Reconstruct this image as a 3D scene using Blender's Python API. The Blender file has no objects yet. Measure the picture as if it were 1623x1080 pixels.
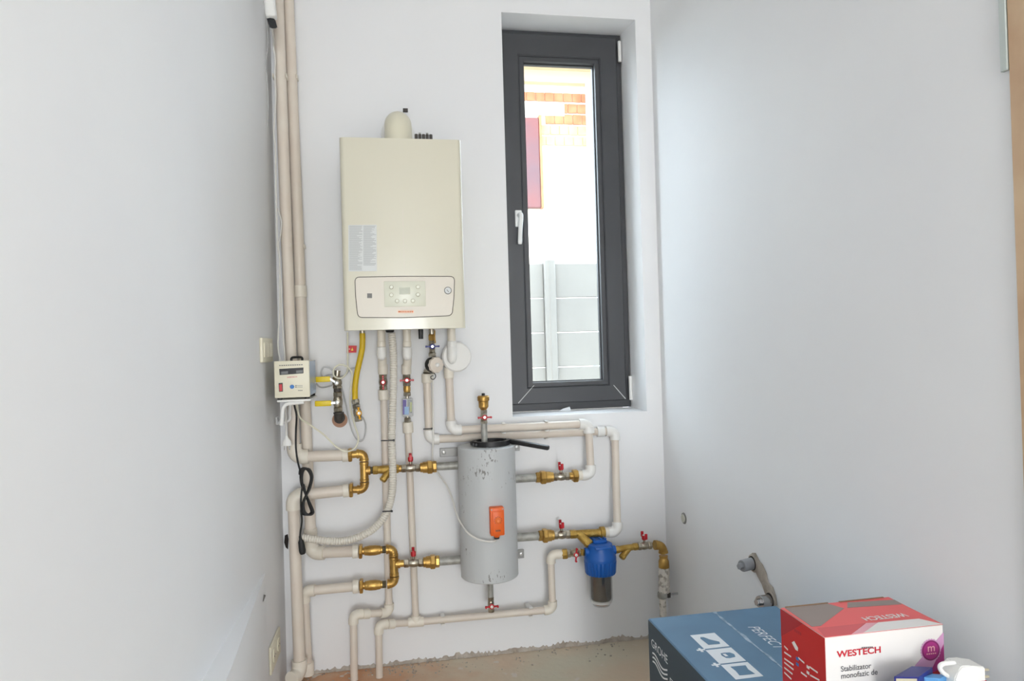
import bpy, bmesh, math, random
from mathutils import Vector, Matrix
random.seed(7)
S = bpy.context.scene
COL = S.collection
# ------------------------------------------------------------------ camera
FPX, IW, IH = 1082.0, 1623.0, 1080.0
CAMP = Vector((0.413, -2.59, 1.172))
YAW, PITCH, ROLL = [math.radians(a) for a in (9.827, 0.487, -1.629)]
_f = Vector((math.sin(YAW)*math.cos(PITCH), math.cos(YAW)*math.cos(PITCH), math.sin(PITCH)))
_r0 = Vector((math.cos(YAW), -math.sin(YAW), 0)); _u0 = _r0.cross(_f)
CR = _r0*math.cos(ROLL)+_u0*math.sin(ROLL); CU = _u0*math.cos(ROLL)-_r0*math.sin(ROLL); CF = _f
cd = bpy.data.cameras.new('camera'); cam = bpy.data.objects.new('camera', cd); COL.objects.link(cam)
cd.sensor_fit = 'HORIZONTAL'; cd.sensor_width = 36.0; cd.lens = 36.0*FPX/IW; cd.clip_start = 0.02; cd.clip_end = 200
M = Matrix((CR, CU, -CF)).transposed().to_4x4(); M.translation = CAMP
cam.matrix_world = M; S.camera = cam
# ------------------------------------------------------------------ world, sun, lights, exposure
S.view_settings.view_transform = 'Standard'; S.view_settings.look = 'None'
S.view_settings.gamma = 1.0; S.view_settings.use_curve_mapping = False
S.view_settings.exposure = 0.18
w = bpy.data.worlds.new('sky'); S.world = w; w.use_nodes = True
bg = w.node_tree.nodes['Background']; bg.inputs[0].default_value = (0.80, 0.90, 1.0, 1); bg.inputs[1].default_value = 9.0
def lamp(kind, name, loc, target, energy, col, size=(1, 1), angle=None):
    d = bpy.data.lights.new(name, kind); d.energy = energy; d.color = col
    if kind == 'AREA': d.shape = 'RECTANGLE'; d.size, d.size_y = size
    if angle is not None: d.angle = angle
    o = bpy.data.objects.new(name, d); COL.objects.link(o); o.location = loc
    o.rotation_euler = (Vector(target)-Vector(loc)).to_track_quat('-Z', 'Y').to_euler()
    return o
lamp('SUN', 'sun', (3, -6, 9), (3+2.0, -6+5, 9-5.0), 2.0, (1.0, 0.93, 0.82), angle=0.01)
lamp('AREA', 'added_side_daylight', (3.9, -3.6, 1.3), (0.5, -0.9, 1.2), 32, (0.80, 0.90, 1.0), (2.4, 1.9))  # added light from the unseen hall side, no window built there
lamp('AREA', 'added_rear_daylight', (0.6, -6.9, 1.0), (0.95, 0, 1.0), 106, (0.92, 0.96, 1.0), (1.1, 1.9))  # added light far behind the camera, in front of a closed wall

# ------------------------------------------------------------------ projection helpers (pixel + the plane a thing touches)
def ray(px, py): return CR*((px-IW/2)/FPX) - CU*((py-IH/2)/FPX) + CF
def P(px, py, t=0.0):                       # on the plane t metres in front of the back wall
    v = ray(px, py); return CAMP + v*((-t-CAMP.y)/v.y)
def PX(px, py, X):                          # on a plane x = X
    v = ray(px, py); return CAMP + v*((X-CAMP.x)/v.x)
def PZ(px, py, Z):                          # on a plane z = Z
    v = ray(px, py); return CAMP + v*((Z-CAMP.z)/v.z)
def mpp(px, py, t=0.0): return ((-t-CAMP.y)/ray(px, py).y)/FPX      # metres per pixel there
X1 = 1.463                                   # right wall
ZC = 2.75
# ------------------------------------------------------------------ materials
def lin(c):
    def f(v):
        v /= 255.0
        return v/12.92 if v <= 0.04045 else ((v+0.055)/1.055)**2.4
    return (f(c[0]), f(c[1]), f(c[2]), 1)
def mat(name, c, rough=0.5, metal=0.0, var=None, vscale=8.0, bump=0.0, bscale=60.0, coat=0.0, spec=0.5, vpos=(0.35, 0.65), detail=4):
    m = bpy.data.materials.new(name); m.use_nodes = True
    nt = m.node_tree; b = nt.nodes['Principled BSDF']
    b.inputs['Base Color'].default_value = lin(c); b.inputs['Roughness'].default_value = rough
    b.inputs['Metallic'].default_value = metal; b.inputs['Specular IOR Level'].default_value = spec
    if coat: b.inputs['Coat Weight'].default_value = coat; b.inputs['Coat Roughness'].default_value = 0.08
    tc = nt.nodes.new('ShaderNodeNewGeometry')
    if var:
        n = nt.nodes.new('ShaderNodeTexNoise'); n.inputs['Scale'].default_value = vscale; n.inputs['Detail'].default_value = detail
        nt.links.new(tc.outputs['Position'], n.inputs['Vector'])
        r = nt.nodes.new('ShaderNodeValToRGB'); r.color_ramp.elements[0].position, r.color_ramp.elements[1].position = vpos
        r.color_ramp.elements[0].color = lin(c); r.color_ramp.elements[1].color = lin(var)
        nt.links.new(n.outputs['Fac'], r.inputs[0]); nt.links.new(r.outputs[0], b.inputs['Base Color'])
    if bump:
        n2 = nt.nodes.new('ShaderNodeTexNoise'); n2.inputs['Scale'].default_value = bscale; n2.inputs['Detail'].default_value = 3
        nt.links.new(tc.outputs['Position'], n2.inputs['Vector'])
        bp = nt.nodes.new('ShaderNodeBump'); bp.inputs['Strength'].default_value = bump; bp.inputs['Distance'].default_value = 0.01
        nt.links.new(n2.outputs['Fac'], bp.inputs['Height']); nt.links.new(bp.outputs['Normal'], b.inputs['Normal'])
    return m
MT = dict(
 wall=mat('white_emulsion', (243, 243, 243), 0.6, var=(239, 239, 240), vscale=1.3, bump=0.05, bscale=14),
 ceil=mat('ceiling_paint', (245, 245, 245), 0.8),
 plaster=mat('raw_plaster', (196, 186, 174), 0.9, var=(168, 156, 143), vscale=22, bump=0.6, bscale=70),
 white=mat('white_plastic', (240, 239, 235), 0.35),
 cream=mat('cream_plastic', (234, 228, 205), 0.4),
 ppr=mat('ppr_pipe', (230, 220, 206), 0.45, var=(225, 212, 198), vscale=9),
 pprf=mat('ppr_fitting', (236, 228, 213), 0.42),
 pprw=mat('ppr_fitting_white', (240, 238, 233), 0.38),
 enamel=mat('boiler_enamel', (220, 215, 195), 0.28, coat=0.3),
 enamel2=mat('boiler_panel', (222, 214, 199), 0.35),
 panelgrey=mat('control_inset', (226, 226, 208), 0.3),
 line=mat('panel_gasket', (86, 78, 70), 0.6),
 lcd=mat('lcd', (168, 170, 146), 0.25),
 ring=mat('button_ring', (186, 178, 150), 0.4),
 sticker=mat('paper_sticker', (224, 226, 224), 0.6),
 print=mat('grey_print', (190, 192, 190), 0.7),
 badge=mat('grey_badge', (124, 122, 118), 0.5),
 orangeprint=mat('orange_print', (232, 140, 92), 0.6),
 pinktag=mat('pale_orange_tag', (247, 217, 196), 0.6),
 dark=mat('anthracite_pvc', (72, 73, 76), 0.42, var=(66, 67, 70), vscale=3, bump=0.04, bscale=400),
 darkgap=mat('dark_rubber_gasket', (38, 38, 40), 0.6),
 chip=mat('frame_scuff', (200, 200, 200), 0.8),
 brass=mat('brass', (206, 168, 96), 0.38, 0.85, var=(172, 134, 72), vscale=26, bump=0.12, bscale=160),
 brass2=mat('cast_brass', (198, 166, 92), 0.46, 0.8, var=(172, 138, 68), vscale=40, bump=0.3, bscale=260),
 nickel=mat('nickel_plate', (196, 190, 176), 0.3, 1.0, var=(150, 140, 122), vscale=50, bump=0.08, bscale=120),
 hemp=mat('thread_sealant', (92, 82, 60), 0.9, bump=0.5, bscale=300),
 steel=mat('galvanised_steel', (180, 179, 172), 0.5, 0.25, var=(150, 148, 140), vscale=40),
 bracket=mat('bracket_steel', (158, 157, 154), 0.5, 0.4),
 screw=mat('screw', (225, 225, 222), 0.35, 0.6),
 red=mat('red_lacquer', (196, 26, 40), 0.35),
 redtag=mat('red_tag', (206, 40, 36), 0.5),
 blueh=mat('blue_lacquer', (38, 44, 130), 0.4),
 yellow=mat('yellow_hose', (214, 178, 18), 0.42, bump=0.15, bscale=420),
 yellowl=mat('yellow_lever', (236, 206, 20), 0.4),
 yellowb=mat('yellow_butterfly', (240, 172, 10), 0.38),
 black=mat('black_plastic', (26, 26, 27), 0.42),
 blackr=mat('black_rubber', (34, 34, 34), 0.6),
 orange=mat('orange_plastic', (240, 104, 32), 0.42),
 orange2=mat('orange_dial', (246, 128, 62), 0.4),
 blue=mat('blue_plastic', (22, 92, 176), 0.38),
 cart=mat('dirty_cartridge', (92, 82, 74), 0.85, var=(70, 63, 58), vscale=50, bump=0.3, bscale=200),
 tank=None,
 iron=mat('dark_iron', (84, 80, 76), 0.6, 0.5, bump=0.3, bscale=180),
 cable=mat('white_cable', (226, 223, 216), 0.45),
 cablec=mat('cream_cable', (226, 222, 200), 0.45),
 cableg=mat('grey_cable', (196, 196, 196), 0.4),
 hose=mat('corrugated_hose', (226, 220, 208), 0.45),
 bluefilm=mat('blue_film', (164, 186, 212), 0.25),
 display=mat('dark_display', (38, 38, 40), 0.2),
 seg=mat('display_segments', (104, 106, 104), 0.3),
 bluebtn=mat('blue_button', (46, 116, 190), 0.4),
 grohe=mat('blue_carton', (96, 134, 164), 0.5, var=(88, 124, 154), vscale=6),  # blue lightened to carry the sheen on the carton top
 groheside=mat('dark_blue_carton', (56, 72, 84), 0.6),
 pwhite=mat('white_print', (236, 240, 244), 0.55),
 tape=mat('carton_seam', (178, 196, 212), 0.35, var=(110, 140, 165), vscale=60),
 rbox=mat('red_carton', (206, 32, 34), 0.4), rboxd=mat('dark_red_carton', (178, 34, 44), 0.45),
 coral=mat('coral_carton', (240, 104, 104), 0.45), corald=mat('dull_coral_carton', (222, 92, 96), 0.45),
 taupe=mat('grey_carton', (150, 135, 128), 0.5), pink=mat('pink_carton', (238, 176, 186), 0.5),
 rwhite=mat('white_carton', (238, 234, 230), 0.45), kraft=mat('kraft_edge', (150, 118, 88), 0.8),
 purple=mat('purple_print', (172, 46, 128), 0.45), purplel=mat('lilac_print', (212, 160, 200), 0.45), purpled=mat('dark_purple_print', (132, 34, 100), 0.45),
 ptext=mat('red_text', (200, 30, 48), 0.5), gtext=mat('grey_text', (96, 94, 96), 0.6),
 navy=mat('navy_carton', (34, 40, 120), 0.35), beige=mat('beige_carton', (196, 188, 164), 0.6), sky=mat('light_blue_carton', (92, 156, 212), 0.4),
 wood=mat('door_lining_wood', (214, 186, 152), 0.5, var=(196, 160, 128), vscale=6), greytrim=mat('grey_trim', (196, 204, 200), 0.5),
 hole=mat('hole_shade', (44, 38, 34), 0.9), cap=mat('outlet_cap', (206, 204, 190), 0.5), greystub=mat('grey_plug', (150, 152, 156), 0.4), chrome=mat('chrome_stub', (190, 190, 192), 0.2, 1.0),  # hole colour stands in for the shade inside openings
 spatter=mat('plaster_spattered_pipe', (232, 226, 216), 0.8, var=(184, 176, 164), vscale=60, bump=0.8, bscale=120, vpos=(0.52, 0.6)),
 rust=mat('rust_ring', (186, 146, 122), 0.9),
 concrete=mat('fence_concrete', (112, 110, 105), 0.9, var=(104, 102, 98), vscale=2),
 bplaster=mat('house_plaster', (226, 219, 204), 0.9), bbrick=mat('hollow_brick', (176, 108, 74), 0.9, var=(160, 92, 60), vscale=6),
 bbrick2=mat('pale_brick', (188, 150, 108), 0.9, var=(180, 140, 98), vscale=5), bbeam=mat('house_beam', (176, 158, 130), 0.9), bshut=mat('red_shutter', (96, 44, 44), 0.6, var=(76, 48, 56), vscale=1.2),
 bpipe=mat('downpipe', (140, 152, 164), 0.5), earth=mat('yard_ground', (170, 160, 145), 0.95),
)
def tank_mat():
    m = mat('grey_tank_paint', (178, 180, 180), 0.5, bump=0.06, bscale=40); nt = m.node_tree; b = nt.nodes['Principled BSDF']
    g = nt.nodes.new('ShaderNodeNewGeometry')
    mp = nt.nodes.new('ShaderNodeMapping'); mp.inputs['Rotation'].default_value = (0.3, 0.6, 0.5); mp.inputs['Scale'].default_value = (150, 150, 60)
    nt.links.new(g.outputs['Position'], mp.inputs[0])
    n = nt.nodes.new('ShaderNodeTexNoise'); n.inputs['Scale'].default_value = 1.0; n.inputs['Detail'].default_value = 3
    nt.links.new(mp.outputs[0], n.inputs['Vector'])
    n3 = nt.nodes.new('ShaderNodeTexNoise'); n3.inputs['Scale'].default_value = 9.0; nt.links.new(g.outputs['Position'], n3.inputs['Vector'])
    mu = nt.nodes.new('ShaderNodeMath'); mu.operation = 'MULTIPLY'; nt.links.new(n.outputs['Fac'], mu.inputs[0]); nt.links.new(n3.outputs['Fac'], mu.inputs[1])
    r = nt.nodes.new('ShaderNodeValToRGB'); r.color_ramp.elements[0].position = 0.385; r.color_ramp.elements[1].position = 0.43
    r.color_ramp.elements[0].color = lin((198, 200, 200)); r.color_ramp.elements[1].color = lin((132, 130, 127))
    nt.links.new(mu.outputs[0], r.inputs[0]); nt.links.new(r.outputs[0], b.inputs['Base Color'])
    return m
MT['tank'] = tank_mat()
def glass_mat(name, tint, rough=0.0, fac=0.06):
    m = bpy.data.materials.new(name); m.use_nodes = True; nt = m.node_tree
    nt.nodes.remove(nt.nodes['Principled BSDF']); out = nt.nodes['Material Output']
    t = nt.nodes.new('ShaderNodeBsdfTransparent'); t.inputs[0].default_value = tint
    gl = nt.nodes.new('ShaderNodeBsdfGlossy'); gl.inputs['Roughness'].default_value = max(rough, 0.02)
    mx = nt.nodes.new('ShaderNodeMixShader'); mx.inputs[0].default_value = fac
    nt.links.new(t.outputs[0], mx.inputs[1]); nt.links.new(gl.outputs[0], mx.inputs[2]); nt.links.new(mx.outputs[0], out.inputs[0])
    return m
MT['glass'] = glass_mat('window_glass', (0.96, 0.98, 0.98, 1)); MT['bowl'] = glass_mat('clear_bowl', (0.90, 0.90, 0.90, 1), 0.06, 0.10)
def floor_mat():
    m = mat('dusty_screed', (190, 168, 146), 0.85, bump=0.25, bscale=35); nt = m.node_tree; b = nt.nodes['Principled BSDF']
    g = nt.nodes.new('ShaderNodeNewGeometry')
    def noise(s, d=4):
        n = nt.nodes.new('ShaderNodeTexNoise'); n.inputs['Scale'].default_value = s; n.inputs['Detail'].default_value = d
        nt.links.new(g.outputs['Position'], n.inputs['Vector']); return n
    def ramp(src, a, c0, bb, c1):
        r = nt.nodes.new('ShaderNodeValToRGB'); r.color_ramp.elements[0].position = a; r.color_ramp.elements[1].position = bb
        r.color_ramp.elements[0].color = c0; r.color_ramp.elements[1].color = c1; nt.links.new(src, r.inputs[0]); return r
    base = ramp(noise(3).outputs['Fac'], 0.35, lin((220, 196, 170)), 0.65, lin((214, 206, 184)))
    # brick-dust stain: distance from the pipe feet in the left corner, roughened by noise
    vd = nt.nodes.new('ShaderNodeVectorMath'); vd.operation = 'DISTANCE'; vd.inputs[1].default_value = (0.2, -0.12, 0)
    nt.links.new(g.outputs['Position'], vd.inputs[0])
    ad = nt.nodes.new('ShaderNodeMath'); ad.operation = 'MULTIPLY_ADD'; ad.inputs[1].default_value = 0.5
    nt.links.new(noise(9).outputs['Fac'], ad.inputs[0]); nt.links.new(vd.outputs['Value'], ad.inputs[2])
    st = ramp(ad.outputs[0], 0.32, (1, 1, 1, 1), 0.75, (0, 0, 0, 1))
    mx = nt.nodes.new('ShaderNodeMixRGB'); nt.links.new(st.outputs[0], mx.inputs[0]); nt.links.new(base.outputs[0], mx.inputs[1]); mx.inputs[2].default_value = lin((214, 160, 122))
    sp = ramp(noise(14, 2).outputs['Fac'], 0.66, (0, 0, 0, 1), 0.70, (1, 1, 1, 1))
    mx2 = nt.nodes.new('ShaderNodeMixRGB'); nt.links.new(sp.outputs[0], mx2.inputs[0]); nt.links.new(mx.outputs[0], mx2.inputs[1]); mx2.inputs[2].default_value = lin((222, 210, 196))
    nt.links.new(mx2.outputs[0], b.inputs['Base Color'])
    return m
MT['floor'] = floor_mat()
# ------------------------------------------------------------------ mesh helpers
def frame_for(d):
    d = d.normalized(); a = Vector((0, 0, 1)) if abs(d.z) < 0.9 else Vector((1, 0, 0))
    u = a.cross(d).normalized(); return u, d.cross(u)
def ringv(bm, c, u, v, r, n, ph=0.0):
    return [bm.verts.new(c+u*(r*math.cos(ph+2*math.pi*i/n))+v*(r*math.sin(ph+2*math.pi*i/n))) for i in range(n)]
def skin(bm, rings, cap=(True, True)):
    n = len(rings[0])
    for a, b in zip(rings, rings[1:]):
        for i in range(n): bm.faces.new((a[i], a[(i+1) % n], b[(i+1) % n], b[i]))
    if cap[0]: bm.faces.new(rings[0][::-1])
    if cap[1]: bm.faces.new(rings[-1])
def lathe(bm, p, d, prof, n=20, cap=(True, True), ph=0.0):
    p = Vector(p); d = Vector(d).normalized(); u, v = frame_for(d)
    skin(bm, [ringv(bm, p+d*s, u, v, max(r, 1e-5), n, ph) for s, r in prof], cap)
def cyl(bm, a, b, r, n=18, r2=None):
    a, b = Vector(a), Vector(b); lathe(bm, a, b-a, [(0, r), ((b-a).length, r if r2 is None else r2)], n)
def tube(bm, pts, r, n=12, cap=(True, True)):
    pts = [Vector(p) for p in pts]; rs = r if isinstance(r, (list, tuple)) else [r]*len(pts)
    rings = []; u = None
    for i, p in enumerate(pts):
        d = (pts[min(i+1, len(pts)-1)]-pts[max(i-1, 0)]).normalized()
        if u is None: u, v = frame_for(d)
        else:
            u = (u-d*u.dot(d)).normalized(); v = d.cross(u)
        rings.append(ringv(bm, p, u, v, rs[i], n))
    skin(bm, rings, cap)
def spline(pts, k=8):
    pts = [Vector(p) for p in pts]; q = [pts[0]*2-pts[1]]+pts+[pts[-1]*2-pts[-2]]; out = []
    for i in range(1, len(q)-2):
        a, b, c, d = q[i-1:i+3]
        for j in range(k):
            t = j/k
            out.append(0.5*((2*b)+(c-a)*t+(2*a-5*b+4*c-d)*t*t+(3*b-a-3*c+d)*t**3))
    out.append(pts[-1]); return out
def resample(pts, step):
    out = [pts[0]]; acc = 0.0
    for a, b in zip(pts, pts[1:]):
        L = (b-a).length; s = step-acc
        while s <= L:
            out.append(a+(b-a)*(s/L)); s += step
        acc = (acc+L) % step
    return out
def box(bm, c, size, ax=None, bev=0.0, seg=2):
    c = Vector(c); ax = ax or (Vector((1, 0, 0)), Vector((0, 1, 0)), Vector((0, 0, 1)))
    m = Matrix((ax[0]*size[0], ax[1]*size[1], ax[2]*size[2])).transposed().to_4x4(); m.translation = c
    vs = bmesh.ops.create_cube(bm, size=1.0, matrix=m)['verts']
    if bev > 0:
        es = list({e for v in vs for e in v.link_edges})
        bmesh.ops.bevel(bm, geom=es, offset=bev, segments=seg, profile=0.5, affect='EDGES', clamp_overlap=True)
def bb(bm, x0, x1, y0, y1, z0, z1, bev=0.0, seg=2):
    box(bm, ((x0+x1)/2, (y0+y1)/2, (z0+z1)/2), (abs(x1-x0), abs(y1-y0), abs(z1-z0)), None, bev, seg)
def prism(bm, pts, off):                     # polygon extruded by the vector off
    a = [bm.verts.new(Vector(p)) for p in pts]; b = [bm.verts.new(Vector(p)+off) for p in pts]
    bm.faces.new(a[::-1]); bm.faces.new(b)
    n = len(a)
    for i in range(n): bm.faces.new((a[i], a[(i+1) % n], b[(i+1) % n], b[i]))
def wpos(o):
    v = Vector((0, 0, 0))
    while o is not None: v += o.location; o = o.parent
    return v
def NB(): return bmesh.new()
def obj(name, bm, m, parent=None, smooth=True, loc=None, recalc=True):
    if recalc: bmesh.ops.recalc_face_normals(bm, faces=bm.faces)
    base = wpos(parent) if parent else Vector(loc or (0, 0, 0))
    if parent is None and loc is None and len(bm.verts):       # origin at the base of the mesh
        xs = [v.co for v in bm.verts]
        base = Vector(((min(c.x for c in xs)+max(c.x for c in xs))/2, (min(c.y for c in xs)+max(c.y for c in xs))/2, min(c.z for c in xs)))
    bmesh.ops.translate(bm, verts=bm.verts, vec=-base)
    if smooth:
        for f in bm.faces: f.smooth = True
        for e in bm.edges:
            if len(e.link_faces) != 2 or e.calc_face_angle(0) > 0.62: e.smooth = False
    me = bpy.data.meshes.new(name); bm.to_mesh(me); bm.free()
    me.materials.append(MT[m] if isinstance(m, str) else m)
    o = bpy.data.objects.new(name, me); COL.objects.link(o)
    if parent: o.parent = parent
    else: o.location = base
    return o
def tag(o, label, cat, group=None):
    o['label'] = label; o['category'] = cat
    if group: o['group'] = group
    return o
def struct(o, label=None):
    o['kind'] = 'structure'
    if label: o['label'] = label
    return o
def thing(name, label, cat, loc, group=None):
    o = bpy.data.objects.new(name, None); COL.objects.link(o); o.location = Vector(loc); o.empty_display_size = 0.03
    return tag(o, label, cat, group)
def text(s, name, m, parent, o, xd, yd, width, height, fontshear=0.0, bold=0.012):
    cu = bpy.data.curves.new('t', 'FONT'); cu.body = s; cu.size = 1; cu.shear = fontshear; cu.offset = bold
    t = bpy.data.objects.new('t', cu); COL.objects.link(t)
    me = bpy.data.meshes.new_from_object(t); bpy.data.objects.remove(t); bpy.data.curves.remove(cu)
    xs = [v.co.x for v in me.vertices]; ys = [v.co.y for v in me.vertices]
    x0, x1, y0, y1 = min(xs), max(xs), min(ys), max(ys)
    o = Vector(o)-(wpos(parent)); xd = Vector(xd).normalized(); yd = Vector(yd).normalized()
    for v in me.vertices:
        v.co = o + xd*((v.co.x-x0)/(x1-x0)*width) + yd*((v.co.y-y0)/(y1-y0)*height)
    me.name = name; me.materials.append(MT[m]); ob = bpy.data.objects.new(name, me); COL.objects.link(ob); ob.parent = parent
    return ob
def decal(name, m, parent, pts, n, h=0.0006, th=0.0004):
    bm = NB(); n = Vector(n); prism(bm, [Vector(p)+n*h for p in pts], n*th); return obj(name, bm, m, parent, smooth=False)
UPX, FWD, UP = Vector((1, 0, 0)), Vector((0, -1, 0)), Vector((0, 0, 1))
# fittings ------------------------------------------------------------------
def elbow_pts(c, d1, d2, R, k=7):
    a, b = c+d1*R, c+d2*R
    out = []
    for i in range(k+1):
        t = i/k*math.pi/2
        out.append(c+d1*R*(1-math.sin(t))+d2*R*(1-math.cos(t)))
    return out
def elbow(parent, c, d1, d2, r, m, L1=None, L2=None, R=None, name='elbow', lip=0.0):
    d1, d2 = d1.normalized(), d2.normalized(); R = R or r*1.15; L1 = L1 or r*1.1; L2 = L2 or r*1.1
    bm = NB(); pts = elbow_pts(c, d1, d2, R); rs = [r]*len(pts)
    if lip:
        pts = [c+d1*(R+L1)]+[c+d1*(R+0.001)]+pts+[c+d2*(R+0.001)]+[c+d2*(R+L2)]
        rs = [r*(1+lip)]*2+rs+[r*(1+lip)]*2
    else:
        pts = [c+d1*(R+L1)]+pts+[c+d2*(R+L2)]; rs = [r]*len(pts)
    tube(bm, pts, rs, 18); return obj(name, bm, m, parent), R+L1, R+L2
def run(parent, pts, r, m='ppr', mf='pprf', fr=1.32, R=None, ends=(0, 0), skip=()):
    """straight pipe sections between the points, a moulded elbow at each inner point"""
    pts = [Vector(p) for p in pts]; n = len(pts); trim = [[0, 0] for _ in pts]
    for i in range(1, n-1):
        d1 = (pts[i-1]-pts[i]).normalized(); d2 = (pts[i+1]-pts[i]).normalized()
        _, a, b = elbow(parent, pts[i], d1, d2, r*fr, mf if not isinstance(mf, (list, tuple)) else mf[i-1], r*0.9, r*0.9, R)
        trim[i] = [a, b]
    for i in range(n-1):
        d = (pts[i+1]-pts[i]); L = d.length; d.normalize()
        a = pts[i]+d*(trim[i][1] if i else ends[0]); b = pts[i+1]-d*(trim[i+1][0] if i+1 < n-1 else ends[1])
        if (b-a).dot(d) > 0.001 and i not in skip:
            bm = NB(); cyl(bm, a, b, r); obj('pipe_section', bm, m, parent)
def socket(parent, a, b, r, m='pprf', name='socket'):
    a, b = Vector(a), Vector(b); L = (b-a).length; e = min(0.0015, L*0.2)
    bm = NB(); lathe(bm, a, b-a, [(0, r-e), (e, r), (L-e, r), (L, r-e)], 20); return obj(name, bm, m, parent)
def lat(parent, name, a, b, prof, m, n=20, ph=0.0):   # prof in fractions of the length and metres
    a, b = Vector(a), Vector(b); L = (b-a).length
    bm = NB(); lathe(bm, a, b-a, [(s*L, r) for s, r in prof], n, ph=ph); return obj(name, bm, m, parent)
def hexnut(parent, a, b, r, m='brass', name='hex_nut', ph=0.0):
    a, b = Vector(a), Vector(b); L = (b-a).length; e = L*0.16
    bm = NB(); lathe(bm, a, b-a, [(0, r*0.9), (e, r), (L-e, r), (L, r*0.9)], 6, ph=ph); return obj(name, bm, m, parent, smooth=False)
def butterfly(parent, c, normal, along, m='red', half=0.025, name='handle', tall=0.009):
    """wing handle: hub facing normal, two wings lying along"""
    c = Vector(c); nrm = Vector(normal).normalized(); al = Vector(along).normalized(); sd = nrm.cross(al)
    bm = NB(); lathe(bm, c, nrm, [(0, 0.0085), (tall*.4, 0.0095), (tall*.9, 0.0095), (tall, 0.008)], 18)
    for s in (-1, 1):
        box(bm, c+al*(s*(half+0.006)/2)+nrm*tall*.66, (half-0.005, 0.0055 if tall < .01 else .009, tall*.6), (al, sd, nrm), 0.001, 1)
        box(bm, c+al*(s*half*0.93)+nrm*tall, (0.006, 0.007 if tall < .01 else .010, tall*1.3), (al, sd, nrm), 0.001, 1)
    h = obj(name, bm, m, parent)
    bm = NB(); lathe(bm, c+nrm*tall, nrm, [(0, 0.0062), (0.0022, 0.0058), (0.0025, 0.004)], 6); obj('hub_nut', bm, 'screw', h)
    return h
def ball_valve(a, b, r, label, hn, ha, handle='red', m='nickel', hex_m='nickel', half=0.022, stem=0.012, group='butterfly-handled ball valves', name='ball_valve'):
    a, b = Vector(a), Vector(b); d = (b-a); L = d.length; d = d.normalized(); c = (a+b)/2; hn = Vector(hn).normalized()
    t = thing(name, label, 'valve', c-Vector((0, 0, r)), group)
    lat(t, 'body', a+d*L*0.26, b-d*L*0.26, [(0, r*0.86), (0.15, r*0.98), (0.5, r*1.08), (0.85, r*0.98), (1, r*0.86)], m)
    hexnut(t, a, a+d*L*0.26, r*1.08, hex_m, 'hex_end'); hexnut(t, b-d*L*0.26, b, r*1.08, hex_m, 'hex_end')
    bm = NB(); cyl(bm, c+hn*r*0.9, c+hn*(r+stem), 0.0048, 12); obj('stem', bm, 'nickel', t)
    butterfly(t, c+hn*(r+stem), hn, ha, handle, half, tall=0.016 if hn.z > .9 else 0.009)
    return t
def union(a, b, r, label, group='brass pipe unions'):
    a, b = Vector(a), Vector(b); d = b-a; L = d.length; d = d.normalized()
    t = thing('pipe_union', label, 'fitting', (a+b)/2-Vector((0, 0, r)), group)
    lat(t, 'threaded_tail', a, a+d*L*0.42, [(0, r*0.68), (0.35, r*0.68), (0.36, r*0.78), (1, r*0.82)], 'brass')
    hexnut(t, a+d*L*0.42, a+d*L*0.74, r, 'brass', 'union_nut')
    hexnut(t, a+d*L*0.74, b, r*0.8, 'brass', 'hex_end', 0.3)
    return t
def strainer(a, b, r, leg0, leg1, lr, label, flare=None):
    a, b = Vector(a), Vector(b); d = b-a; L = d.length; d = d.normalized()
    t = thing('y_strainer', label, 'strainer', (a+b)/2-Vector((0, 0, r)), 'brass Y-strainers')
    hexnut(t, a, a+d*L*0.2, r*1.08, 'brass2', 'hex_end')
    lat(t, 'body', a+d*L*0.2, b-d*L*0.2, [(0, r*0.9), (0.3, r*0.96), (0.6, r*0.96), (1, r*0.9)], 'brass2')
    if flare: lat(t, 'end_flange', b-d*L*0.2, b, [(0, r), (0.35, r*1.05), (0.4, flare), (0.95, flare), (1, flare*0.95)], 'brass2', 12)
    else: hexnut(t, b-d*L*0.2, b, r*1.08, 'brass2', 'hex_end')
    leg0, leg1 = Vector(leg0), Vector(leg1)
    lg = lat(t, 'strainer_leg', leg0, leg1, [(0, lr), (0.7, lr)], 'brass2')
    dd = (leg1-leg0)
    lat(lg, 'leg_cap', leg0+dd*0.7, leg1, [(0, lr*1.1), (0.75, lr*1.1), (1, lr*0.8)], 'brass2', 8)
    return t
def cable(name, pts, r, m, label, cat='cable', n=8, k=8):
    bm = NB(); tube(bm, spline(pts, k), r, n); return tag(obj(name, bm, m), label, cat)

# ================================================================== THE SETTING
# back wall with the window opening
WX0, WX1, WZ0, WZ1 = 0.856, 1.398, 0.899, 2.465
IX0, IX1, IZ0, IZ1 = 0.850, 1.381, 0.906, 2.462        # opening where the frame stands
bm = NB()
def loop(x0, x1, z0, z1, y): return [bm.verts.new((x, y, z)) for x, z in ((x0, z0), (x1, z0), (x1, z1), (x0, z1))]
l0 = loop(-0.15, X1+0.15, -0.1, ZC, 0.30); l1 = loop(-0.15, X1+0.15, -0.1, ZC, 0.0); l2 = loop(WX0, WX1, WZ0, WZ1, 0.0); l3 = loop(IX0, IX1, IZ0, IZ1, 0.125); l4 = loop(IX0-0.02, IX1+0.02, IZ0-0.02, IZ1+0.02, 0.30)
for a, b in ((l0, l1), (l1, l2), (l2, l3), (l3, l4), (l4, l0)):
    for i in range(4): bm.faces.new((a[i], a[(i+1) % 4], b[(i+1) % 4], b[i]))
wall_back = struct(obj('wall_back', bm, 'wall', smooth=False, loc=(0, 0, 0)))
YE = PX(1613, 400, X1).y                                # where the right wall ends at the door lining
bm = NB(); bb(bm, -0.15, 0, -7.15, 0, -0.1, ZC); struct(obj('wall_left', bm, 'wall', smooth=False))
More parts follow.
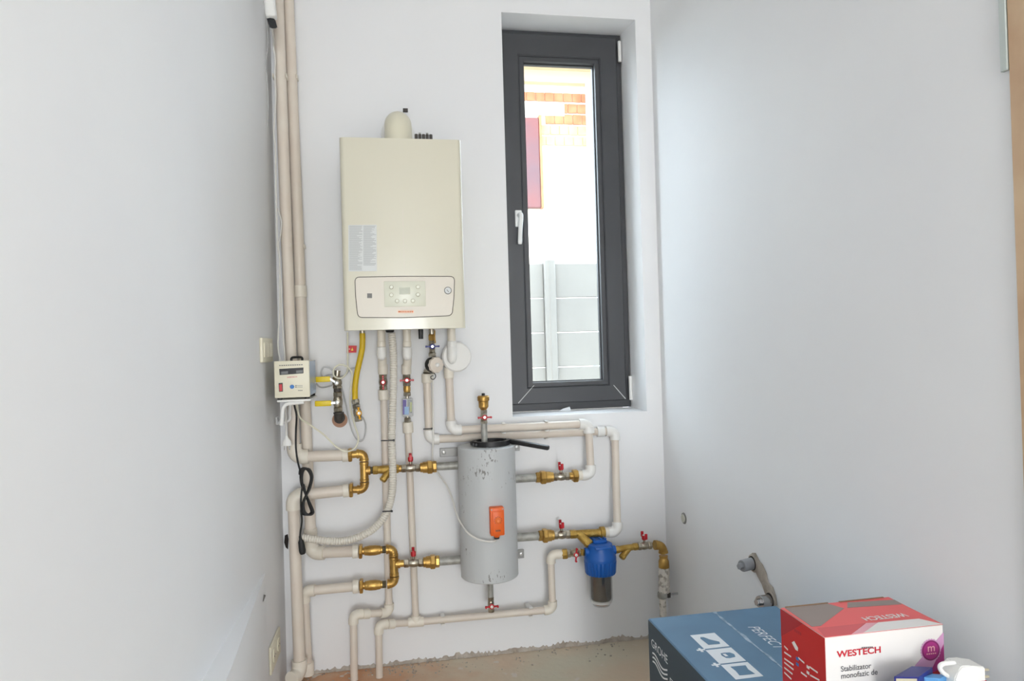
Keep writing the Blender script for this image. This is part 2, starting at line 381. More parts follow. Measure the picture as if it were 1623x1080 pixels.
bm = NB(); bb(bm, X1, X1+0.15, YE, 0, -0.1, ZC); wall_right = struct(obj('wall_right', bm, 'wall', smooth=False))
bm = NB(); bb(bm, X1+0.15, 4.3, YE, YE+0.15, -0.1, ZC); struct(obj('wall_hall', bm, 'wall', smooth=False))
bm = NB(); bb(bm, 4.15, 4.3, -7.15, YE, -0.1, ZC); struct(obj('wall_side', bm, 'wall', smooth=False))
bm = NB(); bb(bm, -0.15, 4.3, -7.3, -7.15, -0.1, ZC); struct(obj('wall_front', bm, 'wall', smooth=False))
bm = NB(); bb(bm, -0.15, 4.3, -7.3, 0.3, -0.15, 0.0); struct(obj('floor', bm, 'floor', smooth=False))
bm = NB(); bb(bm, -0.15, 4.3, -7.3, 0.3, ZC, ZC+0.15); struct(obj('ceiling', bm, 'ceil', smooth=False))
# timber lining on the end of the right wall
bm = NB(); bb(bm, X1-0.006, X1+0.15, YE-0.035, YE, 0, 2.2, 0.002, 1); t1 = struct(obj('trim_1', bm, 'wood'))
bm = NB(); bb(bm, X1-0.008, X1, YE+0.0005, YE+0.014, 1.62, 2.3, 0.001, 1); struct(obj('trim_2', bm, 'greytrim'))
# ragged plaster edge along the foot of the back wall
bm = NB(); N = 220; prev = None
for i in range(N+1):
    x = 0.004+(X1-0.008)*i/N; h = 0.006+0.012*random.random()**2+0.012*(1+math.sin(i*0.21))*0.5*(0.3+0.7*i/N); dp = 0.004+0.006*random.random()
    cur = [bm.verts.new((x, 0.0, h)), bm.verts.new((x, -dp*0.5, h*0.75)), bm.verts.new((x, -dp, 0.001)), bm.verts.new((x, 0.0, 0.001))]
    if prev:
        for j in range(4): bm.faces.new((prev[j], prev[(j+1) % 4], cur[(j+1) % 4], cur[j]))
    prev = cur
struct(obj('baseboard_back', bm, 'plaster', smooth=False))
bm = NB()
for i in range(170):
    x = random.uniform(0.05, 1.3); y = -0.012-abs(random.gauss(0, 0.05)); s = random.uniform(0.0015, 0.005)
    if random.random() < 0.35: x = random.gauss(0.42, 0.06)
    m = Matrix.Translation((x, y, s*0.4)) @ Matrix.Rotation(random.random()*3, 4, 'Z') @ Matrix.Diagonal((s, s*random.uniform(.6, 1), s*.6, 1))
    bmesh.ops.create_icosphere(bm, subdivisions=1, radius=1, matrix=m)
o = obj('plaster_crumbs', bm, 'plaster', smooth=False); o['kind'] = 'stuff'; tag(o, 'loose plaster crumbs on the floor along the back wall', 'debris')
# boxed-out ledge low on the left wall: widens towards the camera
zl = PX(418.5, 909.6, 0).z; ya = PX(418.5, 909.6, 0).y
b0 = PX(330.5, 1080, 0.0).y
bm = NB()
A = [(0, ya), (0, -2.4), (0.075, -2.4), (PZ(356, 1080, zl).x, b0), (0.004, ya)]
A = [(-0.001, ya), (0.004, ya), (PZ(356, 1080, zl).x, b0), (0.085, -2.4), (-0.001, -2.4)]
prism(bm, [(x, y, 0.0) for x, y in A], Vector((0, 0, zl)))
trim3 = struct(obj('trim_3', bm, 'wall', smooth=False))
bm = NB(); p = PZ(352, 1078, 0.40); bb(bm, p.x-0.012, p.x+0.012, p.y-0.01, p.y+0.02, 0.36, 0.40, 0.003); obj('black_bracket', bm, 'black', trim3)
decal('scuff_mark', 'badge', trim3, [PX(416, 943, 0.006), PX(419, 944, 0.006), PX(415.6, 954, 0.006), PX(414.6, 953, 0.006)], (1, 0, 0), 0.004)
# flat dark patch for the shade in a chased socket hole, back corner
bm = NB(); prism(bm, [P(451.5, 849, 0.002), P(456, 847, 0.002), P(457.5, 855, 0.002), P(456.5, 871, 0.002), P(453, 868, 0.002), P(450.5, 860, 0.002)], Vector((0, -0.002, 0)))
o = obj('hole_shade_patch', bm, 'hole', wall_back, smooth=False)

# ------------------------------------------------------------------ window
win = bpy.data.objects.new('window_1', None); COL.objects.link(win); win.location = ((IX0+IX1)/2, 0.16, IZ0); struct(win)
def ring4(name, x0, x1, z0, z1, wd, y0, y1, m, parent, bev=0.0):
    """four mitred members; inner edge may be bevelled"""
    X = [(x0, z0), (x1, z0), (x1, z1), (x0, z1)]; Xi = [(x0+wd, z0+wd), (x1-wd, z0+wd), (x1-wd, z1-wd), (x0+wd, z1-wd)]
    out = []
    for i in range(4):
        j = (i+1) % 4; bm = NB()
        def cx(p, q, f): return (p[0]+(q[0]-p[0])*f, p[1]+(q[1]-p[1])*f)
        sec = [(0, y1), (0, y0), (1-bev, y0), (1, y0+bev*wd*0.8), (1, y1)]
        va = [bm.verts.new((cx(X[i], Xi[i], f)[0], y, cx(X[i], Xi[i], f)[1])) for f, y in sec]
        vb = [bm.verts.new((cx(X[j], Xi[j], f)[0], y, cx(X[j], Xi[j], f)[1])) for f, y in sec]
        k = len(sec)
        for q in range(k): bm.faces.new((va[q], va[(q+1) % k], vb[(q+1) % k], vb[q]))
        bm.faces.new(va); bm.faces.new(vb)
        out.append(obj(name, bm, m, parent, smooth=False))
    return out
YF = 0.125
fx0, fx1, fz0, fz1 = IX0, IX1, IZ0, IZ1
ring4('outer_frame', fx0, fx1, fz0, fz1, 0.045, YF+0.012, YF+0.07, 'dark', win)
g0, g1 = P(829.3, 97.2, -YF), P(957, 602.4, -YF)          # visible glass
gx0, gx1, gz1, gz0 = P(837, 350, -YF).x, P(949, 350, -YF).x, g0.z, g1.z
sx0, sx1, sz0, sz1 = fx0+0.004, fx1-0.024, fz0+0.030, fz1-0.018
# sash built as four mitred members of their own widths
def sash(name, ox0, ox1, oz0, oz1, ix0, ix1, iz0, iz1, y0, y1, y0i, m):
    X = [(ox0, oz0), (ox1, oz0), (ox1, oz1), (ox0, oz1)]; Xi = [(ix0, iz0), (ix1, iz0), (ix1, iz1), (ix0, iz1)]
    for i in range(4):
        j = (i+1) % 4; bm = NB()
        def c3(k, f, y): return bm.verts.new((X[k][0]+(Xi[k][0]-X[k][0])*f, y, X[k][1]+(Xi[k][1]-X[k][1])*f))
        sec = [(0, y1), (0, y0+0.004), (0.05, y0), (0.93, y0), (1, y0i), (1, y1)]
        va = [c3(i, f, y) for f, y in sec]; vb = [c3(j, f, y) for f, y in sec]; k = len(sec)
        for q in range(k): bm.faces.new((va[q], va[(q+1) % k], vb[(q+1) % k], vb[q]))
        bm.faces.new(va); bm.faces.new(vb); obj(name, bm, m, win, smooth=False)
bw = 0.020
sash('sash_member', sx0, sx1, sz0, sz1, gx0-bw, gx1+bw, gz0-bw, gz1+bw, YF-0.008, YF+0.06, YF-0.003, 'dark')
sash('glazing_bead', gx0-bw+0.0005, gx1+bw-0.0005, gz0-bw+0.0005, gz1+bw-0.0005, gx0, gx1, gz0, gz1, YF-0.002, YF+0.05, YF+0.014, 'dark')
sash('gasket', gx0, gx1, gz0, gz1, gx0+0.004, gx1-0.004, gz0+0.004, gz1-0.004, YF+0.016, YF+0.024, YF+0.018, 'darkgap')
bm = NB(); bb(bm, gx0+0.001, gx1-0.001, YF+0.026, YF+0.030, gz0+0.001, gz1-0.001); obj('pane', bm, 'glass', win, smooth=False)
# handle
hc = P(821.5, 347, -YF+0.008); bm = NB(); box(bm, hc+Vector((0, -0.004, 0)), (0.028, 0.009, 0.068), None, 0.004, 3); hh = obj('handle', bm, 'white', win)
bm = NB(); q = [hc+Vector((0.001, -0.008, 0.012)), hc+Vector((0.001, -0.030, 0.012)), hc+Vector((0.004, -0.042, 0.004)), P(824.6, 365, -YF+0.05), P(824, 387, -YF+0.048)]
tube(bm, spline(q, 5), [0.0085]*6+[0.0085]*14+[0.0075], 12); obj('lever', bm, 'white', hh)
for (ax, ay, bx_, by) in ((979.5, 66, 983.5, 99), (997, 596, 1000, 634)):
    a, b = P(ax, ay, -YF+0.004), P(bx_, by, -YF+0.004); bm = NB()
    lathe(bm, (a.x+0.004, YF-0.008, b.z), UP, [(0, 0.006), (0.002, 0.0075), (abs(a.z-b.z)-0.002, 0.0075), (abs(a.z-b.z), 0.006)], 12); obj('hinge', bm, 'white', win)
decal('scuff', 'chip', win, [P(846, 611, -YF+0.011), P(847, 611, -YF+0.011), P(822, 640, -YF+0.011), P(821, 639, -YF+0.011)], (0, -1, 0), 0.0)
decal('scuff', 'chip', win, [P(972, 611, -YF+0.011), P(973, 610.5, -YF+0.011), P(992, 632, -YF+0.011), P(991, 633, -YF+0.011)], (0, -1, 0), 0.0)
bm = NB(); q = [P(x, y, -0.10) for x, y in ((886, 652), (893, 648), (903, 645), (905, 651), (898, 656), (890, 657))]; prism(bm, q, Vector((0, 0.006, 0))); obj('torn_film', bm, 'pwhite', win, smooth=False)

# ------------------------------------------------------------------ outside: fence and unfinished house
bm = NB(); bb(bm, -14, 22, 0.31, 40, -0.5, -0.3); struct(obj('ground', bm, 'earth', smooth=False))
YFN = 2.6
ft = P(900, 418.5, -YFN).z
fence = thing('concrete_fence', 'pale precast concrete panel fence outside the window', 'fence', (1.8, YFN, -0.3))
pc = P(871.5, 500, -YFN).x
for k in range(-2, 4):
    x = pc+k*2.0; bm = NB(); bb(bm, x-0.045, x+0.045, YFN-0.05, YFN+0.05, -0.3, ft+0.03, 0.008, 1); obj('post', bm, 'concrete', fence)
ph = (ft-P(900, 473, -YFN).z)
for k in range(-2, 3):
    x = pc+k*2.0
    for j in range(8):
        z1 = ft-j*ph; bm = NB(); bb(bm, x+0.048, x+1.952, YFN-0.018, YFN+0.018, max(-0.3, z1-ph+0.006), z1, 0.004, 1); obj('panel', bm, 'concrete', fence)
YH = 12.0
house = thing('unfinished_house', 'sunlit unfinished brick house with a red shutter beyond the fence', 'building', (3.2, YH, -0.3))
def H(px, py, t=0.0): return P(px, py, -(YH-t))
hx1 = H(938, 200).x; zt = H(880, 132).z; zb = H(880, 231).z
bm = NB(); bb(bm, H(700, 300).x, hx1, YH+0.12, YH+6, -0.3, zb); obj('lower_wall', bm, 'bplaster', house, smooth=False)
bm = NB(); bb(bm, H(700, 300).x, hx1, YH+0.14, YH+6, zb, zt); obj('upper_wall', bm, 'bplaster', house, smooth=False)
bm = NB(); bb(bm, H(690, 300).x, hx1+1.4, YH-0.05, YH+6.3, zt, zt+0.26); obj('ring_beam', bm, 'bbeam', house, smooth=False)
bm = NB(); bb(bm, H(680, 300).x, hx1+1.6, YH-0.6, YH+6.6, zt+0.26, zt+0.52); obj('roof_slab', bm, 'bbeam', house, smooth=False)
rows = [(144, 158), (161, 176), (178, 194), (196, 211), (213.5, 228)]
bl = 14.5
for ri, (ya_, yb_) in enumerate(rows):
    za, zb_ = H(880, ya_).z, H(880, yb_).z
    xp = 832 - 40 + (ri % 2)*bl*0.5
    while xp < 926:
        x0_, x1_ = max(xp, 700), min(xp+bl-0.5, 930)
        skip = (ri in (1, 2) and x1_ < (897 if ri == 1 else 868)) or (ri > 2 and x1_ < 858 and x1_ > 800)
        if not skip:
            bm = NB(); bb(bm, H(x0_, 190, -.12).x, H(x1_, 190, -.12).x, YH+0.11, YH+0.139, zb_, za, 0.008, 1); obj('brick', bm, 'bbrick' if ri < 3 else 'bbrick2', house)
        xp += bl
bm = NB(); bb(bm, H(790, 170).x, H(896, 170).x, YH+0.105, YH+0.2, H(850, 180).z, H(850, 158.5).z); obj('lintel', bm, 'bplaster', house, smooth=False)
bm = NB(); bb(bm, H(812, 250).x, H(855.5, 250).x, YH-0.03, YH+0.12, H(850, 330).z, H(850, 187).z, 0.02, 1); sh = obj('shutter', bm, 'bshut', house)
bm = NB(); bb(bm, H(855.5, 250).x, H(859.5, 250).x, YH-0.05, YH+0.12, H(850, 330).z, H(850, 183).z); obj('shutter_jamb', bm, 'bbrick', house, smooth=False)
bm = NB(); cyl(bm, (hx1-0.1, YH-0.1, -0.3), (hx1-0.1, YH-0.1, zt), 0.06, 12); obj('downpipe', bm, 'bpipe', house)

# ================================================================== BOILER
TB = 0.30
bc = [P(536.5, 217, TB), P(731.5, 222, TB), P(737.5, 520, TB), P(546, 524, TB)]
bx0 = (bc[0].x+bc[3].x)/2; bx1 = (bc[1].x+bc[2].x)/2; bz1 = (bc[0].z+bc[1].z)/2; bz0 = (bc[2].z+bc[3].z)/2
bcx = (bx0+bx1)/2
boiler = thing('gas_boiler', 'cream wall-hung gas boiler with control panel and data sticker', 'boiler', (bcx, -0.15, bz0))
bm = NB(); bb(bm, bx0+0.006, bx1-0.006, -0.255, -0.008, bz0+0.012, bz1-0.004); obj('casing', bm, 'enamel', boiler, smooth=False)
# front cover: rounded vertical edges
bm = NB(); r = 0.016; sec = []
for i in range(7):
    a = math.pi/2*i/6; sec.append((bx0+r-r*math.cos(a), -TB+r-r*math.sin(a)))
sec += [(2*bcx-x, y) for x, y in sec[::-1]]
sec = [(bx0, -0.245)]+sec+[(bx1, -0.245)]
prism(bm, [(x, y, bz0) for x, y in sec], Vector((0, 0, bz1-bz0)))
cover = obj('front_cover', bm, 'enamel', boiler)
bm = NB(); bb(bm, bcx-0.0008, bcx+0.0008, -TB-0.0006, -TB+0.001, P(641, 428, TB).z, P(638, 330, TB).z); obj('embossed_line', bm, 'enamel2', cover, smooth=False)
bm = NB(); bb(bm, P(566, 214, 0.15).x, P(702, 216, 0.15).x, -0.235, -0.05, bz1-0.004, bz1+0.010, 0.003, 1); obj('top_plate', bm, 'steel', boiler)
TP = TB+0.0005
# control panel: inset plate with a dark gasket line
def roundpoly(c, r, k=6):
    out = []; n = len(c)
    for i in range(n):
        p, a, b = Vector(c[i]), Vector(c[i-1]), Vector(c[(i+1) % n]); d1 = (a-p).normalized(); d2 = (b-p).normalized()
        for q_ in range(k+1):
            f = q_/k; out.append(tuple(p+d1*r*(1-f)**2+d2*r*f**2))
    return out
pl = roundpoly([(562.5, 439.6), (640, 438.2), (720.4, 438.4), (719.6, 470), (716.5, 500.6), (640, 503.9), (567.3, 503.6), (563.6, 470)], 7.5)
q = [P(x, y, TP) for x, y in pl]
bm = NB(); prism(bm, [Vector((v.x, -TB-0.0002, v.z)) for v in q], Vector((0, -0.0012, 0))); cp = obj('control_panel', bm, 'enamel2', boiler, smooth=False)
bm = NB(); qs = q+[q[0]]; tube(bm, [Vector((v.x, -TB-0.0012, v.z)) for v in qs], 0.0013, 6, (False, False)); obj('gasket_line', bm, 'line', cp)
a, b = P(608.5, 446.5, TP), P(675, 485.5, TP)
bm = NB(); bb(bm, a.x, b.x, -TB-0.0035, -TB-0.001, b.z, a.z, 0.0015); ci = obj('button_plate', bm, 'panelgrey', cp)
a, b = P(632.7, 456.2, TP), P(650, 466.6, TP); bm = NB(); bb(bm, a.x, b.x, -TB-0.0045, -TB-0.002, b.z, a.z); obj('display', bm, 'lcd', cp, smooth=False)
for x, y in ((652, 207), (652, 307), (993, 205), (993, 303), (725, 385), (827, 385), (928, 383)):
    c = P(540+x/8.115, 430+y/8.115, TP); c.y = -TB-0.003
    bm = NB(); lathe(bm, c, FWD, [(0, 0.0068), (0.002, 0.0068), (0.003, 0.006)], 18); bt = obj('button', bm, 'ring', cp)
    bm = NB(); lathe(bm, c+FWD*0.003, FWD, [(0, 0.0056), (0.001, 0.0052)], 18); obj('button_cap', bm, 'panelgrey', cp)
c = P(709.8, 460.8, TP); c.y = -TB-0.001
bm = NB(); lathe(bm, c, FWD, [(0, 0.0125), (0.003, 0.0125), (0.004, 0.0105)], 24); ga = obj('pressure_gauge', bm, 'badge', boiler)
bm = NB(); lathe(bm, c+FWD*0.004, FWD, [(0, 0.0102), (0.0006, 0.0102)], 24); obj('dial_face', bm, 'sticker', ga)
bm = NB(); box(bm, c+FWD*0.005+Vector((-0.001, 0, -0.001)), (0.0014, 0.0008, 0.011), (Vector((.8, 0, .6)), FWD, Vector((-.6, 0, .8)))); obj('needle', bm, 'line', ga)
def fq(x0, y0, x1, y1, t=TP): return [P(x0, y1, t), P(x1, y1, t), P(x1, y0, t), P(x0, y0, t)]
decal('grey_badge', 'badge', cp, fq(582, 465.3, 589.7, 472.8), FWD, 0.0014)
decal('brand_tag', 'pinktag', cp, fq(630, 491.8, 656, 496.8), FWD, 0.0014)
bm = NB()
for i, wd in enumerate((2.2, 1.5, 1.5, 1.5, 1.5, 1.5, 1.5, 1.5, 2.4)):
    xx = 631.5+i*2.6; prism(bm, [v+FWD*0.0022 for v in fq(xx, 493.2, xx+wd, 495.5)], FWD*0.0002)
obj('brand_print', bm, 'orangeprint', cp, smooth=False)
st = decal('data_sticker', 'sticker', boiler, [P(552.5, 430.5, TP), P(597.5, 430, TP), P(597, 356.5, TP), P(552, 357, TP)], FWD, 0.0002)
bm = NB(); rnd = random.Random(3)
for col0, col1, n in ((553.5, 574.5, 46), (576, 596, 41)):
    for i in range(n):
        y = 358+i*1.55; x0 = col0; x1_ = col1-rnd.random()**3*9
        prism(bm, [v+FWD*0.0008 for v in fq(x0, y, x1_, y+0.8)], FWD*0.0002)
obj('sticker_print', bm, 'print', st, smooth=False)
# things under the boiler that belong to it
bm = NB(); p = P(618, 524, 0.14); lathe(bm, (p.x, -0.14, bz0+0.012), -UP, [(0, 0.016), (0.014, 0.015), (0.018, 0.012)], 18); obj('drain_grommet', bm, 'black', boiler)
bm = NB(); p = P(667, 530, 0.17); lathe(bm, (p.x, -0.17, bz0+0.012), -UP, [(0, 0.0095), (0.028, 0.0085), (0.044, 0.0080)], 14); obj('filling_tap', bm, 'black', boiler)
# flue
fl = P(631, 200, 0.15); fr_ = 21.5*mpp(631, 200, 0.15)
flue = thing('flue_elbow', 'cream flue elbow rising from the boiler top into the wall', 'flue', (fl.x, -0.15, bz1+0.010))
zt_ = P(631, 180, 0.15).z-fr_*0.8
bm = NB(); pts = [Vector((fl.x, -0.155, bz1+0.011)), Vector((fl.x, -0.155, zt_-0.045))]
for i in range(1, 10):
    a = i/9*math.pi/2; pts.append(Vector((fl.x, -0.155+0.055*(1-math.cos(a)), zt_-0.045+0.055*math.sin(a))))
pts.append(Vector((fl.x, -0.004, zt_+0.010))); tube(bm, pts, fr_, 28); obj('elbow', bm, 'cream', flue)
bm = NB(); lathe(bm, (fl.x, -0.155, bz1+0.011), UP, [(0, fr_*1.09), (0.008, fr_*1.09), (0.012, fr_*1.02)], 28); obj('collar', bm, 'cream', flue)
bm = NB(); lathe(bm, (fl.x, -0.001, zt_+0.010), FWD, [(0, fr_*1.3), (0.006, fr_*1.28), (0.010, fr_*1.05)], 28); obj('wall_rosette', bm, 'white', flue)
bm = NB(); p = P(642.5, 175, 0.012); box(bm, p, (0.018, 0.016, 0.010)); obj('clip', bm, 'iron', flue)
ck = thing('terminal_strip', 'small black terminal strip lying on top of the boiler', 'terminal strip', (P(672, 217, 0.24).x, -0.24, bz1+0.010))
for i in range(5):
    p = P(660+i*5.8, 217, 0.24); bm = NB(); bb(bm, p.x-0.0055, p.x+0.0055, -0.232, -0.222, bz1+0.0105, P(672, 213, .227).z, 0.002, 1); obj('terminal', bm, 'iron', ck)
    if i in (1, 3):
        bm = NB(); cyl(bm, (p.x, -0.227, P(672, 213, .227).z), (p.x, -0.227, P(672, 211, .227).z), 0.004, 10); obj('screw', bm, 'steel', ck)

# ================================================================== PIPES
T = 0.085
TC = 0.042                                    # pipes that pass behind the manifolds
def V(x, y, t=T): return P(x, y, t)
rb = 0.0195                                   # big PPR radius
def clip(parent, c, along, r, m='pprw'):
    """U clip round a pipe, foot on the wall"""
    along = Vector(along).normalized(); c = Vector(c); sd = along.cross(FWD).normalized(); bm = NB()
    dpt = -c.y
    box(bm, c+Vector((0, dpt/2+r*0.5, 0)), (0.012, max(0.004, dpt-r-0.002), 0.018), (sd, FWD, along), 0.002, 1)
    for s in (-1, 1): box(bm, c+sd*(s*(r+0.003))+Vector((0, r*0.1, 0)), (0.0045, r*1.9, 0.014), (sd, FWD, along), 0.0015, 1)
    obj('pipe_clip', bm, m, parent)
pv1 = thing('riser_pipe', 'left of two tall cream pipes down the back left corner', 'pipe', P(466, 725, T))
top = lambda p, q, z: p+(q-p)*((z-p.z)/(q.z-p.z))
a, b = V(440.5, 0), V(467, 725); a2 = top(b, a, ZC-0.004)
run(pv1, [a2, b, V(553, 721.5)], rb, ends=(0, 0.012))
clip(pv1, V(451, 390), b-a, rb, 'pprf'); clip(pv1, V(444, 122), b-a, rb, 'pprf')
socket(pv1, V(542.5, 722.3), V(552, 721.6), 0.0235)
pv2 = thing('riser_pipe', 'right of two tall cream pipes down the back left corner', 'pipe', P(493, 876, T))
a, b = V(457, 0, TC), V(493.5, 877, TC); a2 = top(b, a, ZC-0.004)
run(pv2, [a2, b, V(568.5, 874)], rb, ends=(0, 0.012))
clip(pv2, V(472.5, 391, TC), b-a, rb, 'pprf'); clip(pv2, V(461, 123, TC), b-a, rb, 'pprf')
socket(pv2, V(475.2, 453, TC), V(476, 471.5, TC), 0.0235); socket(pv2, V(491.9, 838, TC), V(492.5, 853, TC), 0.0235); socket(pv2, V(558.5, 874.6), V(568, 874.1), 0.0235)
pv3 = thing('floor_riser', 'thick cream pipe rising from the floor at the left corner to upper brass manifold', 'pipe', P(475, 1066, 0.12))
zb3 = 0.0
b3 = PZ(476, 1080, 0.006)
run(pv3, [V(555, 777), V(464.5, 786.5, 0.11), V(475.3, 1068, 0.125), V(464, 1076, 0.16)], rb, ends=(0.010, 0))
socket(pv3, V(543.5, 778.5), V(553.5, 777.3), 0.0235)
pv4 = thing('floor_riser', 'cream pipe rising behind the thick floor pipe to the lower brass manifold', 'pipe', P(487, 1060, 0.05))
run(pv4, [V(569.5, 929.5), V(481.5, 937.5, 0.065), V(488, 1066, 0.055)], rb*0.86, fr=1.25, ends=(0.010, 0))
socket(pv4, V(559, 930.5), V(569, 929.6), 0.0235); socket(pv4, V(487.6, 1050, 0.055), V(488.3, 1070, 0.055), 0.022)
# ------------------------------------------------------------------ upper manifold
rbr = 0.0152
mu = thing('brass_manifold', 'upper brass manifold of elbows and tee joining two cream pipes', 'manifold', P(577, 790, T))
hexnut(mu, V(552.2, 721.5), V(558, 721.2), 0.0262); 
def sm(parent, a, b, r, m='brass', name='nipple'): return lat(parent, name, a, b, [(0, r), (1, r)], m)
elbow(mu, V(577, 719.2), V(564, 720)-V(577, 719.2), V(577, 735)-V(577, 719.2), rbr, 'brass', 0.008, 0.008, 0.018, lip=0.10)
sm(mu, V(558, 721.2), V(565.5, 720.3), 0.0128)
elbow(mu, V(578, 776), V(564, 777)-V(578, 776), V(577.6, 762)-V(578, 776), rbr, 'brass', 0.008, 0.008, 0.018, lip=0.10)
hexnut(mu, V(554, 777), V(559.6, 776.8), 0.0275); sm(mu, V(559.6, 776.8), V(566, 776.5), 0.0125)
lat(mu, 'tee', V(577, 732.5), V(577.7, 763), [(0, 0.0162), (0.12, 0.0162), (0.14, 0.0148), (0.86, 0.0148), (0.88, 0.0162), (1, 0.0162)], 'brass')
lat(mu, 'tee_branch', V(580, 746.6), V(587, 746), [(0, 0.0148), (0.6, 0.0148), (0.62, 0.0160), (1, 0.0160)], 'brass')
lat(mu, 'sealed_thread', V(587, 746), V(591, 745.7), [(0, 0.0125), (1, 0.0125)], 'hemp')
strainer(V(591, 745.7), V(632, 743.2), 0.0152, V(618, 746, 0.09), V(605.5, 763, 0.105), 0.0122, 'brass Y-strainer beside the upper brass manifold')
sm(mu, V(632, 743.2), V(636, 743), 0.0125)
ball_valve(V(636, 743), V(666, 741.6), 0.0142, 'red-handled valve between the upper brass manifold and the grey tank', UP, FWD, stem=0.010)
union(V(666, 741.6), V(692, 740), 0.0255, 'brass union at the upper left connection of the grey tank')
# ------------------------------------------------------------------ lower manifold
ml = thing('brass_manifold', 'lower brass manifold with two check valves, elbows and tee', 'manifold', P(624, 940, T))
hexnut(ml, V(569, 874.3), V(574.5, 874.1), 0.0262)
ckp = [(0, 0.0125), (0.08, 0.0125), (0.1, 0.0155), (0.3, 0.0175), (0.35, 0.0182), (0.65, 0.0182), (0.7, 0.0175), (0.9, 0.0155), (0.92, 0.013), (1, 0.013)]
lat(ml, 'check_valve', V(574.5, 874.1), V(606, 871.8), ckp, 'brass', 12)
sm(ml, V(606, 871.8), V(611.5, 871.4), 0.0125, 'hemp', 'sealed_thread')
elbow(ml, V(623.5, 870.5), V(611, 871.4)-V(623.5, 870.5), V(624, 885)-V(623.5, 870.5), rbr, 'brass', 0.008, 0.008, 0.018, lip=0.10)
lat(ml, 'tee', V(623.8, 883), V(624.8, 912.5), [(0, 0.0165), (0.12, 0.0165), (0.14, 0.0152), (0.86, 0.0152), (0.88, 0.0165), (1, 0.0165)], 'brass')
lat(ml, 'tee_branch', V(627, 894.6), V(634, 893.8), [(0, 0.0148), (0.6, 0.0148), (0.62, 0.0162), (1, 0.0162)], 'brass')
elbow(ml, V(625.5, 925.5), V(612, 926.5)-V(625.5, 925.5), V(625, 911)-V(625.5, 925.5), rbr, 'brass', 0.008, 0.008, 0.018, lip=0.10)
lat(ml, 'check_valve', V(575.5, 929), V(606, 927), ckp, 'brass', 12); sm(ml, V(606, 927), V(612, 926.5), 0.0125, 'hemp', 'sealed_thread')
hexnut(ml, V(570, 929.4), V(575.5, 929), 0.0262)
sm(ml, V(634, 893.8), V(640, 893.4), 0.0125)
ball_valve(V(640, 893.4), V(671, 891.8), 0.0145, 'red-handled valve between the lower brass manifold and the grey tank', UP, FWD, stem=0.010)
union(V(671, 891.8), V(696.5, 890.2), 0.0262, 'brass union at the lower left connection of the grey tank')
# ------------------------------------------------------------------ tank
TT = 0.13
ta, tb = P(770.5, 706.5, TT), P(776.5, 911.5, TT); tcx = (ta.x+tb.x)/2
rt = 45.4*mpp(774, 800, TT)
tank = thing('buffer_tank', 'grey painted cylindrical steel buffer tank hung on the wall', 'tank', (tcx, -TT, tb.z))
bm = NB(); lathe(bm, (tcx, -TT, tb.z), UP, [(0, rt-0.003), (0.003, rt), (ta.z-tb.z-0.002, rt), (ta.z-tb.z, rt-0.002)], 56); obj('shell', bm, 'tank', tank)
def stub(pa, pb, r): 
    a, b = Vector(pa), Vector(pb)
    bm = NB(); cyl(bm, a, b, r, 20); obj('pipe_stub', bm, 'steel', tank)
def onside(s, z, t=T):     # a point on the shell at wall offset t
    dx = math.sqrt(max(rt*rt-(TT-t)**2, 0)); return Vector((tcx+s*(dx-0.002), -t, z))
for s, pp, r in ((-1, V(692, 740), 0.0146), (-1, V(696.5, 890.2), 0.0156), (1, V(849, 757.5), 0.0150), (1, V(853.5, 849.8), 0.0158)):
    stub(pp, onside(s, pp.z), r)
    bm = NB(); q = onside(s, pp.z); lathe(bm, q-Vector((s*0.002, 0, 0)), Vector((s, 0, 0)), [(0, r*1.25), (0.006, r*1.05)], 20); obj('weld_collar', bm, 'tank', tank)
for (x0, y0, x1_, y1, sx, sy) in ((697, 711, 727, 723, 703.5, 717.5), (813, 704, 823.5, 714.5, 819, 709), (816, 872, 830.5, 884.5, 826, 878.5)):
    a, b = P(x0, y0, 0.012), P(x1_, y1, 0.012); bm = NB(); bb(bm, a.x, b.x, -0.016, -0.010, b.z, a.z, 0.001, 1); br = obj('bracket_tab', bm, 'bracket', tank)
    c = P(sx, sy, 0.016); bm = NB(); lathe(bm, (c.x, -0.016, c.z), FWD, [(0, 0.0075), (0.002, 0.0065), (0.0035, 0.003)], 14); obj('screw', bm, 'screw', br)
bm = NB(); bb(bm, tcx-0.06, tcx+0.06, -0.032, -0.0005, ta.z-0.06, ta.z-0.02); obj('rear_bracket', bm, 'bracket', tank, smooth=False)
bm = NB(); bb(bm, tcx-0.06, tcx+0.06, -0.032, -0.0005, tb.z+0.05, tb.z+0.09); obj('rear_bracket', bm, 'bracket', tank, smooth=False)
# top pipe, its valve and the air vent
tz = lambda y: P(767, y, TT).z
vx = P(767, 665, TT).x
bm = NB(); cyl(bm, (vx, -TT, ta.z), (vx, -TT, tz(671)), 0.0113, 16); obj('top_pipe', bm, 'steel', tank)
ball_valve((vx, -TT, tz(672)), (vx, -TT, tz(650)), 0.0122, 'red-handled valve under the brass air vent on the grey tank', FWD, UPX, half=0.024, stem=0.006)
av = thing('air_vent', 'brass automatic air vent with black cap above the grey tank', 'air vent', (vx, -TT, tz(650)))
z0_ = tz(650); Lz = tz(627.5)-z0_
bm = NB(); lathe(bm, (vx, -TT, z0_), UP, [(0, 0.010), (0.12*Lz, 0.014), (0.2*Lz, 0.0175), (0.62*Lz, 0.0185), (0.66*Lz, 0.0215), (0.92*Lz, 0.0218), (0.96*Lz, 0.0200), (Lz, 0.0195)], 28); obj('body', bm, 'brass', av)
